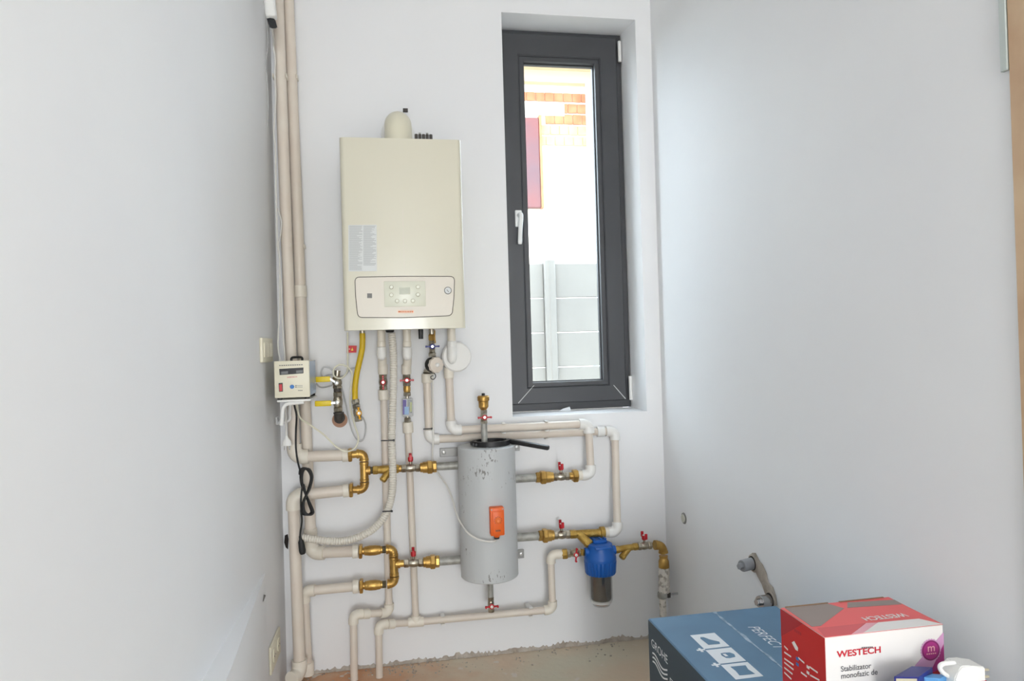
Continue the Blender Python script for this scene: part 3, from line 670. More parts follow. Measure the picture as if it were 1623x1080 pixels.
bm = NB(); lathe(bm, (vx, -TT, z0_+Lz), UP, [(0, 0.006), (0.008, 0.006), (0.009, 0.005)], 14); obj('cap', bm, 'black', av)
dx_ = P(777.5, 940, TT).x; dz = lambda y: P(778, y, TT).z
bm = NB(); cyl(bm, (dx_, -TT, tb.z), (dx_, -TT, dz(947)), 0.0105, 16); obj('drain_pipe', bm, 'steel', tank)
ball_valve((dx_, -TT, dz(946)), (dx_, -TT, dz(970.5)), 0.0112, 'red-handled drain valve below the grey tank', FWD, UPX, half=0.023, stem=0.006, m='nickel')
# thermostat clamped to the tank
tf = -TT-rt
a, b = P(776, 805, TT+rt+0.02), P(799.5, 848, TT+rt+0.02)
th = thing('tank_thermostat', 'orange clamp-on thermostat on the front of the grey tank', 'thermostat', ((a.x+b.x)/2, tf, b.z))
bm = NB(); bb(bm, a.x, b.x, tf-0.030, tf+0.0015, b.z, a.z, 0.004, 2); obj('body', bm, 'orange', th)
bm = NB(); bb(bm, a.x+0.007, b.x-0.007, tf-0.034, tf-0.029, b.z+0.006, a.z-0.012, 0.003, 2); obj('face_plate', bm, 'orange', th)
c = P(789, 825, TT+rt+0.03); 
bm = NB(); lathe(bm, (c.x, tf-0.034, c.z), FWD, [(0, 0.0105), (0.004, 0.010), (0.006, 0.007), (0.009, 0.005)], 20); dl = obj('dial', bm, 'orange2', th)
for i in range(9):
    an = math.radians(-40+i*32.5); bm = NB(); box(bm, (c.x+0.0128*math.cos(an), tf-0.0343, c.z+0.0128*math.sin(an)), (0.0022, 0.001, 0.0022)); obj('scale_dot', bm, 'line', th, smooth=False)
bm = NB()
for i in range(5): bb(bm, c.x-0.009+i*0.0036, c.x-0.0066+i*0.0036, tf-0.0345, tf-0.033, P(789, 842, .26).z, P(789, 839.5, .26).z)
obj('small_print', bm, 'line', th, smooth=False)
for sx in (a.x+0.005, b.x-0.005):
    bm = NB(); lathe(bm, (sx, tf-0.029, a.z-0.006), FWD, [(0, 0.003), (0.002, 0.0025)], 10); obj('screw', bm, 'steel', th)
zn = b.z; bm = NB(); lathe(bm, (c.x-0.003, tf-0.015, zn), -UP, [(0, 0.012), (0.005, 0.011), (0.007, 0.009)], 16); obj('gland', bm, 'orange', th)
bm = NB(); lathe(bm, (c.x-0.003, tf-0.015, zn-0.007), -UP, [(0, 0.0095), (0.006, 0.009)], 12); obj('gland_nut', bm, 'black', th)
cpx = [(787, 856, .25), (781, 858.5, .262), (770, 858.5, .262), (756, 854.5, .262), (741.5, 845, .245), (730, 829, .20), (723, 813, .16), (718, 794, .12), (708.6, 771, .08), (695, 751, .045), (686, 728, .045), (686.5, 700, .052), (686.5, 660, .03), (686, 620, .02), (686.5, 560, .02), (684, 528, .05)]
cable('sensor_cable', [P(*c_) for c_ in cpx], 0.0032, 'cable', 'white cable from the orange thermostat across the grey tank')
# black filter wrench lying on the tank top
zw = ta.z+0.0095-.004
wr = thing('filter_wrench', 'black plastic filter wrench lying on top of the grey tank', 'wrench', (tcx, -TT, ta.z+0.001))
bm = NB(); ringp = []
cx_, cy_ = P(785, 703, TT).x-0.005, -TT
for i in range(41):
    an = math.radians(25+i*8.1); ringp.append(Vector((cx_-0.010+0.062*math.cos(an), cy_+0.052*math.sin(an), zw+0.004)))
rings = []
for i, p in enumerate(ringp):
    d = (ringp[min(i+1, 40)]-ringp[max(i-1, 0)]).normalized(); s_ = d.cross(UP)
    rings.append([bm.verts.new(p+s_*u_+UP*v_) for u_, v_ in ((-0.006, -0.008), (0.006, -0.008), (0.006, 0.009), (-0.006, 0.009))])
skin(bm, rings); obj('jaw_ring', bm, 'black', wr)
for k in range(5):
    an = math.radians(150+k*16); p = Vector((cx_-0.010+0.071*math.cos(an), cy_+0.060*math.sin(an), zw+0.004)); bm = NB(); box(bm, p, (0.011, 0.011, 0.012), None, 0.002, 1); obj('tooth', bm, 'black', wr)
h0 = ringp[0]+Vector((0.0, -0.016, 0.004)); h1 = P(870, 710.5, 0.215)
d = (h1-h0).normalized(); sd = d.cross(UP).normalized(); up_ = sd.cross(d)
bm = NB(); box(bm, (h0+h1)/2, ((h1-h0).length, 0.020, 0.016), (d, sd, up_), 0.004, 2); hd = obj('handle', bm, 'black', wr)
bm = NB(); box(bm, (h0+h1)/2-up_*0.0005+sd*0.0085, ((h1-h0).length*0.94, 0.002, 0.004), (d, sd, up_)); obj('rib', bm, 'blackr', hd, smooth=False)
# ------------------------------------------------------------------ right upper branch
union(V(876.5, 756.3), V(849, 757.5), 0.0262, 'brass union at the upper right connection of the grey tank')
ball_valve(V(876.5, 756.3), V(902, 755), 0.0148, 'red-handled valve on the upper right branch of the grey tank', UP, FWD, stem=0.010)
ad = thing('pipe_adapter', 'brass threaded adapter on the upper right branch', 'fitting', P(909, 770, T))
sm(ad, V(902, 755), V(907.5, 754.6), 0.0135); hexnut(ad, V(907.5, 754.6), V(915.6, 754.2), 0.0255)
rp = 0.0146
G = thing('heating_pipe', 'cream pipe from the boiler right outlet along the wall to the tank upper branch', 'pipe', P(716, 690, T))
gt = 0.068
run(G, [V(711.5, 592, gt), V(715.8, 682.5, gt), V(932.5, 672, gt), V(936.8, 752.8), V(916, 754.2)], rp, mf=['pprw', 'pprw', 'pprw'], fr=1.38, ends=(0, 0.010))
socket(G, V(915.8, 754.2), V(925, 753.6), 0.0185, 'pprf'); socket(G, V(933, 676, .069), V(933.6, 687, .070), 0.0212, 'pprw')
# swivel elbow under the boiler right outlet
bm = NB(); cyl(bm, Vector((V(715.5, 535, .1).x, -0.10, bz0+0.012)), V(716, 545, .1), 0.0150); obj('pipe_section', bm, 'pprf', G)
socket(G, V(716, 541, .1), V(716, 550.5, .1), 0.0172, 'pprw')
c = V(722, 566, .062); bm = NB(); lathe(bm, c, Vector((.12, -1, 0)), [(0, .046), (.003, .053), (.014, .056), (.022, .055), (.027, .050), (.029, .035)], 40); obj('round_housing', bm, 'pprw', G)
lat(G, 'swivel_elbow', V(716, 550.5, .1), V(716.6, 577, .108), [(0, .0160), (.06, .0178), (.55, .0178), (.8, .0155), (.95, .009), (1, .003)], 'pprw', 24)
socket(G, V(711, 582, gt), V(711.6, 600, gt), 0.0185, 'pprf')
for x, y in ((866, 675.3), (798, 678.8)): clip(G, V(x, y, gt), V(932, 672, gt)-V(716, 682, gt), rp)
F = thing('cold_water_pipe', 'cream pipe from the boiler cold inlet along the wall to the lower strainer', 'pipe', P(681, 705, T))
run(F, [V(676.8, 606, .024), V(680.5, 697, .024), V(974.5, 683.4, .024), V(978.6, 843.5), V(958, 844.5)], rp, mf=['pprw', 'pprw', 'pprw'], fr=1.38, ends=(0, 0.010))
socket(F, V(676.2, 592.8, .024), V(676.9, 607, .024), 0.0190); socket(F, V(946, 684.8, .024), V(957.5, 684.3, .024), 0.0205, 'pprw'); socket(F, V(958, 844.5), V(967, 844.1), 0.0185, 'pprf')
clip(F, V(866, 688.6, .024), V(974, 683.4, .024)-V(680, 697, .024), rp)
# ------------------------------------------------------------------ right lower branch
union(V(877.6, 848.8), V(853.5, 849.8), 0.0268, 'brass union at the lower right connection of the grey tank')
ball_valve(V(877.6, 848.8), V(903, 847.3), 0.0150, 'red-handled valve on the lower right branch of the grey tank', UP, FWD, stem=0.010)
strainer(V(903, 847.3), V(957.8, 844.6), 0.0155, V(919, 848, 0.09), V(936, 865, 0.120), 0.0165, 'large brass Y-strainer above the blue water filter', flare=0.0235)
# ------------------------------------------------------------------ boiler left pipes: C and E
def boiler_drop(root, x0, x1_, ys, tt=0.10):
    """short tail, swivel elbow bulge and long socket below the boiler"""
    y0, y1, y2, y3 = ys
    bm = NB(); p = V(x0, y0, tt); cyl(bm, Vector((p.x, -tt, bz0+0.012)), V(x0, y1, tt), 0.0142); obj('pipe_section', bm, 'pprf', root)
    socket(root, V(x0, y1-10, tt), V(x0, y1, tt), 0.0155, 'pprf')
    lat(root, 'swivel_elbow', V(x0, y1, tt+.006), V(x0+0.6, y2+1.5, tt+.014), [(0, 0.0150), (0.06, 0.0172), (0.5, 0.0178), (0.72, 0.0165), (0.88, 0.0125), (0.97, 0.007), (1, 0.002)], 'pprw', 24)
    bm = NB(); lathe(bm, V(x0+0.9, y2-7, .066), V(x1_, y3, TC)-V(x0+0.4, y2-8, .066), [(0, 0.0135), (0.006, 0.0155), (0.04, 0.0158)], 22); obj('swivel_tail', bm, 'pprf', root)
    socket(root, V(x1_-0.3, y2+8, TC+.004), V(x1_, y3, TC), 0.0176, 'pprf')
Cc = thing('heating_pipe', 'cream pipe from the boiler left outlet past the corrugated hose to the floor', 'pipe', P(561, 1077, T))
boiler_drop(Cc, 604.5, 607, (530, 551, 570, 593.3))
ball_valve(V(607, 593.3, TC), V(607.6, 618.3, TC), 0.0150, 'red-handled valve on the pipe left of the corrugated hose', FWD, UP, half=0.024, stem=0.004)
socket(Cc, V(607.6, 618.3, TC), V(608.4, 634.5, TC), 0.0192)
c0 = PZ(561.5, 1077, 0.0); c0.y = -T; c0.z = 0.001
run(Cc, [V(608.4, 634, TC), V(616.8, 971.5, TC), V(560, 974.5), Vector((V(561, 1060).x, -T, 0.001))], 0.0132, fr=1.36)
socket(Cc, V(575, 973.8, .072), V(586, 973.2, .064), 0.0172)
Ee = thing('heating_pipe', 'cream pipe with inline flow meter from the boiler to the low tee', 'pipe', P(659, 990, T))
boiler_drop(Ee, 645, 644.3, (530, 551, 570, 593.3))
ball_valve(V(644.3, 593.3, TC), V(645, 612, TC), 0.0148, 'red-handled valve above the inline flow meter', FWD, UPX, half=0.024, stem=0.004)
fm = thing('flow_meter', 'inline flow meter with purple and white label below the boiler', 'meter', P(646, 668, T))
lat(fm, 'brass_nipple', V(645, 612, TC), V(645.2, 622, TC), [(0, 0.0115), (0.3, 0.013), (0.7, 0.013), (1, 0.011)], 'brass')
hexnut(fm, V(645.2, 622, TC), V(645.3, 628, TC), 0.0152, 'nickel'); sm(fm, V(645.3, 628, TC), V(645.4, 632.5, TC), 0.006, 'nickel', 'inlet')
a, b = P(637, 632, TC), P(655, 659.5, TC); bm = NB(); bb(bm, a.x, b.x, -TC-0.018, -TC+0.014, b.z, a.z, 0.003, 2); mb = obj('meter_body', bm, 'cableg', fm)
fq2 = lambda x0, y0, x1_, y1: [P(x0, y1, TC+.0185), P(x1_, y1, TC+.0185), P(x1_, y0, TC+.0185), P(x0, y0, TC+.0185)]
MT['violet'] = mat('violet_label', (106, 92, 160), 0.5); MT['meterdark'] = mat('meter_window', (84, 92, 84), 0.3); MT['cyan'] = mat('cyan_label', (150, 182, 216), 0.5); MT['lime'] = mat('lime_label', (190, 196, 140), 0.5)
decal('violet_label', 'violet', mb, fq2(638.5, 634, 644, 657.5), FWD, 0.0001); decal('cyan_label', 'cyan', mb, fq2(641, 645, 648, 657.5), FWD, 0.0006)
decal('scale_window', 'meterdark', mb, fq2(645.5, 634, 653, 655), FWD, 0.0001); decal('lime_label', 'lime', mb, fq2(650, 638, 652.4, 653), FWD, 0.0006)
sm(fm, V(646, 659.5, TC), V(646, 662.5, TC), 0.006, 'nickel', 'outlet'); hexnut(fm, V(646, 662.5, TC), V(646.2, 669.5, TC), 0.0138, 'nickel')
socket(Ee, V(646.2, 669.5, TC), V(647.2, 686.5, TC), 0.0192)
run(Ee, [V(647, 686, TC), V(659, 979, TC)], 0.0125); 
lat(Ee, 'tee', V(646.7, 987.6, TC), V(671.5, 985.4, TC), [(0, 0.0165), (0.1, 0.0172), (0.9, 0.0172), (1, 0.0165)], 'pprf'); lat(Ee, 'tee_branch', V(659, 976, TC), V(659.2, 987, TC), [(0, 0.0165), (0.1, 0.0172), (1, 0.0172)], 'pprf')
H1 = thing('cold_water_pipe', 'low horizontal cream pipe from the tee to the blue water filter', 'pipe', P(876, 975, T))
run(H1, [V(671.5, 985.4, TC), V(876, 966.5), V(872.8, 879.4), V(891, 878.6)], 0.0130, fr=1.36, ends=(0, 0.010))
socket(H1, V(884, 878.8), V(891, 878.6), 0.0165)
for x, y in ((701.8, 982.7), (841, 969.8)): clip(H1, V(x, y, .05 if x < 800 else .079), V(876, 966.5)-V(671, 985.4), 0.0130)
H2 = thing('cold_water_pipe', 'cream pipe from the low tee bending down into the floor', 'pipe', P(601, 1077, T))
run(H2, [V(646.7, 987.6, TC), V(600.2, 990.8), Vector((V(601, 1060).x, -T, 0.001))], 0.0125, fr=1.38)
socket(H2, V(615, 989.8, .071), V(625.5, 989.1, .062), 0.0168)
# corrugated condensate hose
TH = 0.125
hp = [(620.5, 528), (622.6, 548), (623.8, 581.5), (622.5, 642.6), (620.8, 699), (622.6, 745.6), (621.5, 781), (613, 812), (596.7, 834.4), (576, 848.5), (550, 857), (522.6, 858.2), (495, 855), (478, 852.5)]
pts = resample(spline([P(x, y, TH) for x, y in hp], 24), 0.0021)
rr = [0.0112 if (i % 4) == 0 else 0.0136 for i in range(len(pts))]
bm = NB(); tube(bm, pts, rr, 14); tag(obj('corrugated_hose', bm, 'hose'), 'ribbed white condensate hose curving from the boiler to the left corner', 'hose')
def tie(px0, px1, py, t0, label, tail=False):
    o = thing('cable_tie', label, 'cable tie', P((px0+px1)/2, py, t0))
    a, b = P(px0, py+0.3, t0), P(px1, py-0.3, t0); d = (b-a).normalized()
    bm = NB(); box(bm, (a+b)/2, ((b-a).length, 0.003, 0.0042), (d, Vector((0, 1, 0)), UP), 0.001, 1); obj('strap', bm, 'black', o)
    bm = NB(); box(bm, b, (0.007, 0.006, 0.007), (d, Vector((0, 1, 0)), UP), 0.0012, 1); obj('lock_head', bm, 'black', o)
    return o
tie(603.5, 624, 698.6, TH+0.0155, 'black cable tie holding the corrugated hose, upper one')
tie(606, 621, 811, TH+0.0155, 'black cable tie holding the corrugated hose, lower one at its bend')
tie(671, 684.5, 680.2, .024+rp+0.002, 'black cable tie around the pipe below the round cream filter')
# F: valve, round filter below the boiler
sv = thing('filter_inlet_pipe', 'brass and steel inlet nipple under the boiler right of the black tap', 'fitting', P(684.5, 545, .1))
p = V(684, 530, .1); lat(sv, 'steel_nipple', Vector((p.x, -0.1, bz0+0.012)), V(684.3, 530, .1), [(0, .0105), (1, .0105)], 'nickel'); hexnut(sv, V(684.3, 530, .1), V(684.5, 540, .1), 0.0135, 'brass')
bm = NB(); tube(bm, spline([V(689, 524, .115), V(689, 536, .118), V(690, 544, .115)], 5), 0.0025, 8); obj('capillary', bm, 'brass', sv)
ball_valve(V(684.5, 540, .1), V(685, 559, .1), 0.0112, 'blue-handled valve above the round cream filter', FWD, UPX, 'blueh', half=0.024, stem=0.006)
wf = thing('round_filter', 'round water filter with scalloped cream cap and black rim', 'filter', P(690, 594, .1))
hexnut(wf, V(685, 559, .1), V(685.3, 566, .1), 0.0150, 'nickel')
c = V(687, 578.5, .10); ax_ = (P(700, 580, .175)-c).normalized()
ax_ = Vector((0.42, -0.9, -0.02)).normalized()
bm = NB(); lathe(bm, c-ax_*0.020, ax_, [(0, 0.022), (0.004, 0.027), (0.030, 0.028), (0.034, 0.027)], 32); obj('rim', bm, 'blackr', wf)
u_, v_ = frame_for(ax_); bm = NB(); rings = []
for s_, sc in ((0.014, 1.0), (0.022, 1.0), (0.026, 0.94), (0.028, 0.8)):
    rings.append([bm.verts.new(c+ax_*s_+(u_*math.cos(k*math.pi/30)+v_*math.sin(k*math.pi/30))*sc*(0.0285+0.0012*math.cos(k*math.pi/30*10))) for k in range(60)])
skin(bm, rings); obj('cap', bm, 'ppr', wf)
bm = NB(); lathe(bm, c+ax_*0.028, ax_, [(0, 0.008), (0.004, 0.0075), (0.007, 0.005), (0.008, 0.002)], 18); obj('knob', bm, 'pprw', wf)
lat(wf, 'outlet', V(677, 588, .03), V(676.3, 593, .024), [(0, .0125), (1, .0125)], 'nickel')
bm = NB(); cyl(bm, V(684, 585, .08), V(677, 588, .03), 0.0115); obj('outlet_neck', bm, 'nickel', wf)
tk = thing('cable_tie', 'black cable tie with a curled tail below the round cream filter', 'cable tie', P(684, 593, .075))
bm = NB(); tube(bm, spline([P(670.5, 591, .073), P(679, 591.2, .078), P(688, 592, .098), P(690.5, 597, .105), P(687.5, 601.4, .105), P(683.5, 600.6, .105), P(683, 597, .105), P(686.5, 595.6, .105)], 6), 0.0016, 6); obj('strap', bm, 'black', tk)
# ------------------------------------------------------------------ gas line
gh = thing('gas_hose', 'yellow flexible gas hose hanging from the boiler', 'hose', P(564, 640, .11))
TG = 0.11
hps = [(574.3, 528.5), (574.6, 540), (573.6, 555), (570, 572), (565.6, 592), (562.8, 614), (562.8, 634)]
bm = NB(); tube(bm, spline([P(x, y, TG) for x, y in hps], 8), 0.0102, 16); obj('hose', bm, 'yellow', gh)
p = P(574.2, 526, TG); lat(gh, 'ferrule', Vector((p.x, -TG, bz0+0.012)), P(574.3, 529, TG), [(0, .0095), (1, .0095)], 'nickel')
lat(gh, 'ferrule', P(562.8, 633, TG), P(564.3, 641, TG), [(0, .0112), (0.3, .0135), (0.7, .0135), (1, .011)], 'nickel', 8)
gv = ball_valve(P(564.3, 641, TG), P(569, 668, TG), 0.0138, 'small gas valve with yellow wing handle below the yellow hose', Vector((0.25, -0.95, 0)), P(571.5, 666, TG+.03)-P(569.5, 652, TG+.03), 'yellowb', half=0.020, stem=0.004, group='gas valves')
def lever_valve(x0, y0, x1_, y1, lx0, lx1, ly, label):
    a, b = P(x0, y0, .075), P(x1_, y1, .075); d = (b-a).normalized(); L = (b-a).length
    t = thing('gas_valve', label, 'valve', b, 'gas valves')
    lat(t, 'body', a+d*L*.25, b-d*L*.25, [(0, .0142), (0.3, .0168), (0.7, .0168), (1, .0142)], 'nickel')
    hexnut(t, a, a+d*L*.25, .0168, 'nickel', 'hex_end'); hexnut(t, b-d*L*.25, b, .0168, 'nickel', 'hex_end')
    c = (a+b)/2; bm = NB(); cyl(bm, c+FWD*.015, c+FWD*.031, .0055, 12); obj('stem', bm, 'nickel', t)
    e0, e1 = P(lx0, ly+.5, .106), P(lx1, ly-.4, .106); dd = (e1-e0).normalized(); sd = dd.cross(FWD)
    bm = NB(); box(bm, (e0+e1)/2, ((e1-e0).length, 0.0195, .006), (dd, sd, FWD), .0025, 2); lv = obj('lever_grip', bm, 'yellowl', t)
    c2 = c+FWD*.029; bm = NB(); box(bm, (e1+c2)/2, ((c2-e1).length+.012, .009, .0028), ((c2-e1).normalized(), sd, FWD), .001, 1); obj('lever_arm', bm, 'screw', t)
    bm = NB(); lathe(bm, c2+FWD*.001, FWD, [(0, .0082), (.005, .008), (.006, .006)], 6); obj('lever_nut', bm, 'screw', t)
lever_valve(534, 597.5, 534.8, 616, 499, 523.5, 601.5, 'gas valve with yellow lever, upper of two beside the voltage stabilizer')
lever_valve(535.2, 621.5, 536, 653, 499, 525, 639.8, 'gas valve with yellow lever, lower of two beside the voltage stabilizer')
gp = thing('gas_pipe', 'dark iron gas elbow coming out of the wall below the yellow levers', 'pipe', P(538, 672, .02))
lat(gp, 'top_nipple', P(535, 587.5, .075), P(534, 597.5, .075), [(0, .0108), (1, .0108)], 'nickel')
lat(gp, 'joint', P(534.8, 616, .075), P(535.2, 621.5, .075), [(0, .0135), (1, .0135)], 'iron')
elbow(gp, P(537, 664.5, .075), UP, Vector((0, 1, 0)), .0165, 'iron', .006, .030, .018, lip=.12)
bm = NB(); p = P(538.5, 666, .003); lathe(bm, (p.x, -.0005, p.z), FWD, [(0, .028), (.002, .027), (.003, .020)], 24); obj('wall_ring', bm, 'rust', gp)
# warning tag
tg = thing('warning_tag', 'small red tag hanging beside the yellow gas hose', 'tag', P(557, 560, .09))
bm = NB(); q = [P(549.3, 559.5, .09), P(565, 559.2, .09), P(565.4, 548.2, .09), P(549.5, 548, .09)]; prism(bm, q, Vector((0, .0012, 0))); obj('tag_card', bm, 'redtag', tg, smooth=False)
decal('tag_mark', 'yellowl', tg, [P(556.5, 556, .09), P(560, 556, .09), P(558.3, 550.5, .09)], FWD, .0002); decal('tag_print', 'pink', tg, [P(551, 554.5, .09), P(555, 554.3, .09), P(555, 552.8, .09), P(551, 553, .09)], FWD, .0002)
# ------------------------------------------------------------------ blue water filter
TF = 0.125
fa, fb = P(951.5, 862, TF), P(952.5, 960, TF); fx = (fa.x+fb.x)/2
fz = lambda y: P(952, y, TF).z
wfl = thing('water_filter', 'blue capped water filter with clear bowl and dark cartridge', 'filter', (fx, -TF, fz(960)))
k_ = mpp(952, 900, TF)
bm = NB(); lathe(bm, (fx, -TF, fz(887)), UP, [(0, 25.3*k_), (fz(884)-fz(887), 25.5*k_), (fz(881)-fz(887), 25*k_), (fz(874)-fz(887), 21.5*k_), (fz(868)-fz(887), 20*k_), (fz(862)-fz(887), 19.5*k_), (fz(860.5)-fz(887), 17*k_)], 40); hd = obj('head', bm, 'blue', wfl)
bm = NB(); rings = []
for y, rr_ in ((908.5, 23.2), (906.5, 24.3), (888.5, 25.6), (887, 25.2)):
    rings.append([bm.verts.new((fx+rad*math.cos(an), -TF+rad*math.sin(an), fz(y))) for i in range(96) for an in [2*math.pi*i/96] for rad in [(rr_-(1.5 if (i % 4) == 0 and y > 887.5 else 0))*k_]])
skin(bm, rings); obj('threaded_ring', bm, 'blue', wfl)
for s in (-1, 1):
    bm = NB(); lathe(bm, (fx+s*18*k_, -TF, fz(874)), (s, 0, 0), [(0, 7.2*k_), (6.5*k_, 7.2*k_), (7.2*k_, 6.6*k_)], 20); obj('port_boss', bm, 'blue', hd)
bm = NB(); bb(bm, fx-11*k_, fx+11*k_, -TF-0.01, -0.002, fz(861), fz(855.5), .003, 1); obj('wall_bracket', bm, 'blue', wfl)
for s in (-1, 0.2, 1): 
    bm = NB(); bb(bm, fx+s*9*k_-.004, fx+s*9*k_+.004, -TF-0.006, -TF+.02, fz(855.5), fz(853.5), .001, 1); obj('bracket_rib', bm, 'blue', wfl)
bm = NB(); bb(bm, fx-13*k_, fx+13*k_, -TF-0.052, -TF-0.01, fz(866), fz(862.5), .003, 2); obj('head_rib', bm, 'blue', hd)
ro = 18.3*k_
prof = [(0, ro*.55), (.002, ro*.72), (.010, ro*.80), (.012, ro*.86), (.022, ro*.97), (.034, ro), (fz(908)-fz(960), ro*.99)]
bm = NB(); lathe(bm, (fx, -TF, fz(960)), UP, prof+[(prof[-1][0], ro*.93), (.034, ro*.93), (.024, ro*.9), (.014, ro*.78), (.006, ro*.6)], 36); obj('bowl', bm, 'bowl', wfl)
bm = NB(); lathe(bm, (fx, -TF, fz(949.5)), UP, [(0, ro*.82), (.003, ro*.86), (fz(908)-fz(949.5), ro*.86)], 32); obj('cartridge', bm, 'cart', wfl)
bm = NB(); lathe(bm, (fx, -TF, fz(955)), UP, [(0, ro*.80), (.002, ro*.90), (fz(950)-fz(955), ro*.90)], 32); obj('bowl_light_band', bm, 'white', wfl)  # added white ring standing in for the light band in the clear bowl
bm = NB(); lathe(bm, (fx, -TF, fz(957.5)), UP, [(0, ro*.62), (.004, ro*.72), (fz(955)-fz(957.5), ro*.72)], 28); obj('sediment', bm, 'rust', wfl)
fl_ = thing('pipe_adapter', 'brass nut and nipple left of the blue filter valve', 'fitting', P(895.5, 890, .1))
hexnut(fl_, V(891, 878.6), V(899.5, 878, .09), .0190, 'brass2')
ball_valve(V(899.5, 878, .09), V(921.5, 875.6, .115), .0138, 'red-handled valve at the left port of the blue filter', FWD, Vector((0.1, 0, 1)), half=.024, stem=.006)
fl2 = thing('pipe_adapter', 'brass nipple in the left port of the blue filter', 'fitting', P(924, 884, .12)); sm(fl2, V(921.5, 875.6, .115), Vector((fx-25*k_, -TF, fz(874.5))), .0120, 'brass2')
pr = Vector((fx+25*k_, -TF, fz(874)))
strainer(pr, V(1010.5, 866.3, .115), .0128, V(997, 869, .118), V(984.5, 885.5, .13), .0118, 'small brass Y-strainer right of the blue filter')
ball_valve(V(1010.5, 866.3, .115), V(1032, 864.4, .105), .0142, 'red-handled valve near the right corner after the blue filter', UP, FWD, stem=.009)
sp = thing('inlet_pipe', 'plaster-spattered supply pipe with brass elbow in the right corner', 'pipe', P(1050, 1000, .1))
cE = V(1050.3, 864.4, .1)
elbow(sp, cE, V(1032, 864.4, .105)-cE, V(1051.6, 880, .1)-cE, .0165, 'brass', .012, .008, .022, lip=.10)
lat(sp, 'bell_adapter', V(1051.5, 881, .1), V(1052.3, 900, .1), [(0, .0165), (.12, .0165), (.2, .0150), (.45, .0195), (.95, .0205), (1, .0195)], 'brass')
a, b = V(1052.3, 900, .1), V(1053, 939, .1)
bm = NB(); rings = []; rn = random.Random(5)
for i in range(14):
    c = a+(b-a)*(i/13); rings.append([bm.verts.new(c+Vector((math.cos(k*math.pi/8), math.sin(k*math.pi/8), 0))*(.0205+rn.uniform(-.0014, .0016))) for k in range(16)])
skin(bm, rings); obj('spattered_sleeve', bm, 'spatter', sp)
lo = Vector((V(1052.6, 950, .1).x-.006, -.1, .0))
bm = NB(); cyl(bm, Vector((lo.x, -.1, b.z)), Vector((lo.x, -.1, .001)), .0128); obj('pipe_section', bm, 'spatter', sp)
cl = V(1052, 943.5, .1); cl.x = lo.x
bm = NB(); lathe(bm, cl-UP*.011, UP, [(0, .0165), (.004, .0185), (.018, .0185), (.022, .0165)], 20); cb = obj('pipe_clamp', bm, 'steel', sp)
bm = NB(); box(bm, cl+Vector((.022, -.004, 0)), (.016, .012, .020), None, .002, 1); obj('clamp_lug', bm, 'iron', cb)
bm = NB(); cyl(bm, cl+Vector((.024, 0, 0)), Vector((X1-.0005, cl.y, cl.z)), .0045, 10); obj('threaded_rod', bm, 'chrome', cb)

# ================================================================== VOLTAGE STABILIZER AND SHELF
t0, t1_ = 0.300, 0.118
a, b = P(434, 573, t0), P(491.2, 629.5, t0)
sx0_, sx1_, sz0_, sz1_ = a.x, b.x, b.z, a.z
stz = thing('voltage_stabilizer', 'cream voltage stabilizer box with dark display and red switch', 'stabilizer', ((sx0_+sx1_)/2, -(t0+t1_)/2, sz0_-.006))
bm = NB(); bb(bm, sx0_, sx1_, -t0, -t0+.012, sz0_, sz1_, .002, 2); ff = obj('front_plate', bm, 'cream', stz)
bm = NB(); bb(bm, sx0_+.002, sx1_-.002, -t0+.012, -t1_, sz0_+.002, sz1_-.002, .001, 1); obj('housing', bm, 'cream', stz)
bm = NB(); bb(bm, sx1_-.002, sx1_-.0005, -t0+.014, -t1_+.002, sz0_+.004, sz1_-.003); obj('side_film', bm, 'bluefilm', stz, smooth=False)
FQ = lambda pts: [P(x, y, t0) for x, y in pts]
c425 = lambda pts: [(425+x/9.82, 550+y/9.82) for x, y in pts]
dsp = decal('display', 'display', ff, FQ(c425([(180, 440), (550, 412), (550, 322), (172, 345)])), FWD, .0002, .001)
decal('display_segment', 'seg', dsp, FQ(c425([(205, 430), (310, 420), (308, 378), (203, 388)])), FWD, .0014); decal('display_segment', 'seg', dsp, FQ(c425([(438, 410), (540, 402), (540, 362), (436, 370)])), FWD, .0014)
o_ = P(*c425([(292, 488)])[0], t0); o2 = P(*c425([(450, 475)])[0], t0)
text('WESTECH', 'brand_text', 'ptext', ff, o_+FWD*.0006, o2-o_, UP, (o2-o_).length, .0042)
bm = NB()
for i in range(11): 
    prism(bm, [v+FWD*.0003 for v in FQ(c425([(172+i*34, 298-i*1.2), (196+i*34, 297-i*1.2), (196+i*34, 284-i*1.2), (172+i*34, 285-i*1.2)]))], FWD*.0003)
for y in (600, 625):
    for i in range(5): prism(bm, [v+FWD*.0003 for v in FQ(c425([(446+i*19, y+6), (458+i*19, y+6), (458+i*19, y-2), (446+i*19, y-2)]))], FWD*.0003)
for i in range(4): prism(bm, [v+FWD*.0003 for v in FQ(c425([(468+i*18, 686), (480+i*18, 686), (480+i*18, 674), (468+i*18, 674)]))], FWD*.0003)
obj('small_print', bm, 'gtext', ff, smooth=False)
sw = decal('switch_frame', 'black', ff, FQ(c425([(170, 702), (230, 697), (226, 560), (163, 566)])), FWD, .0002, .0012)
bm = NB(); q = FQ(c425([(180, 690), (222, 686), (218, 580), (174, 585)])); prism(bm, [v+FWD*.0012 for v in q], FWD*.003); obj('rocker', bm, 'red', sw, smooth=False)
bm = NB(); c = P(*c425([(373, 622)])[0], t0); lathe(bm, c, FWD, [(0, .0066), (.003, .0066), (.004, .0056)], 18); obj('push_button', bm, 'bluebtn', ff)
for y in (603, 627): decal('indicator', 'black', ff, FQ(c425([(424, y+8), (440, y+8), (440, y-6), (424, y-6)])), FWD, .0003)
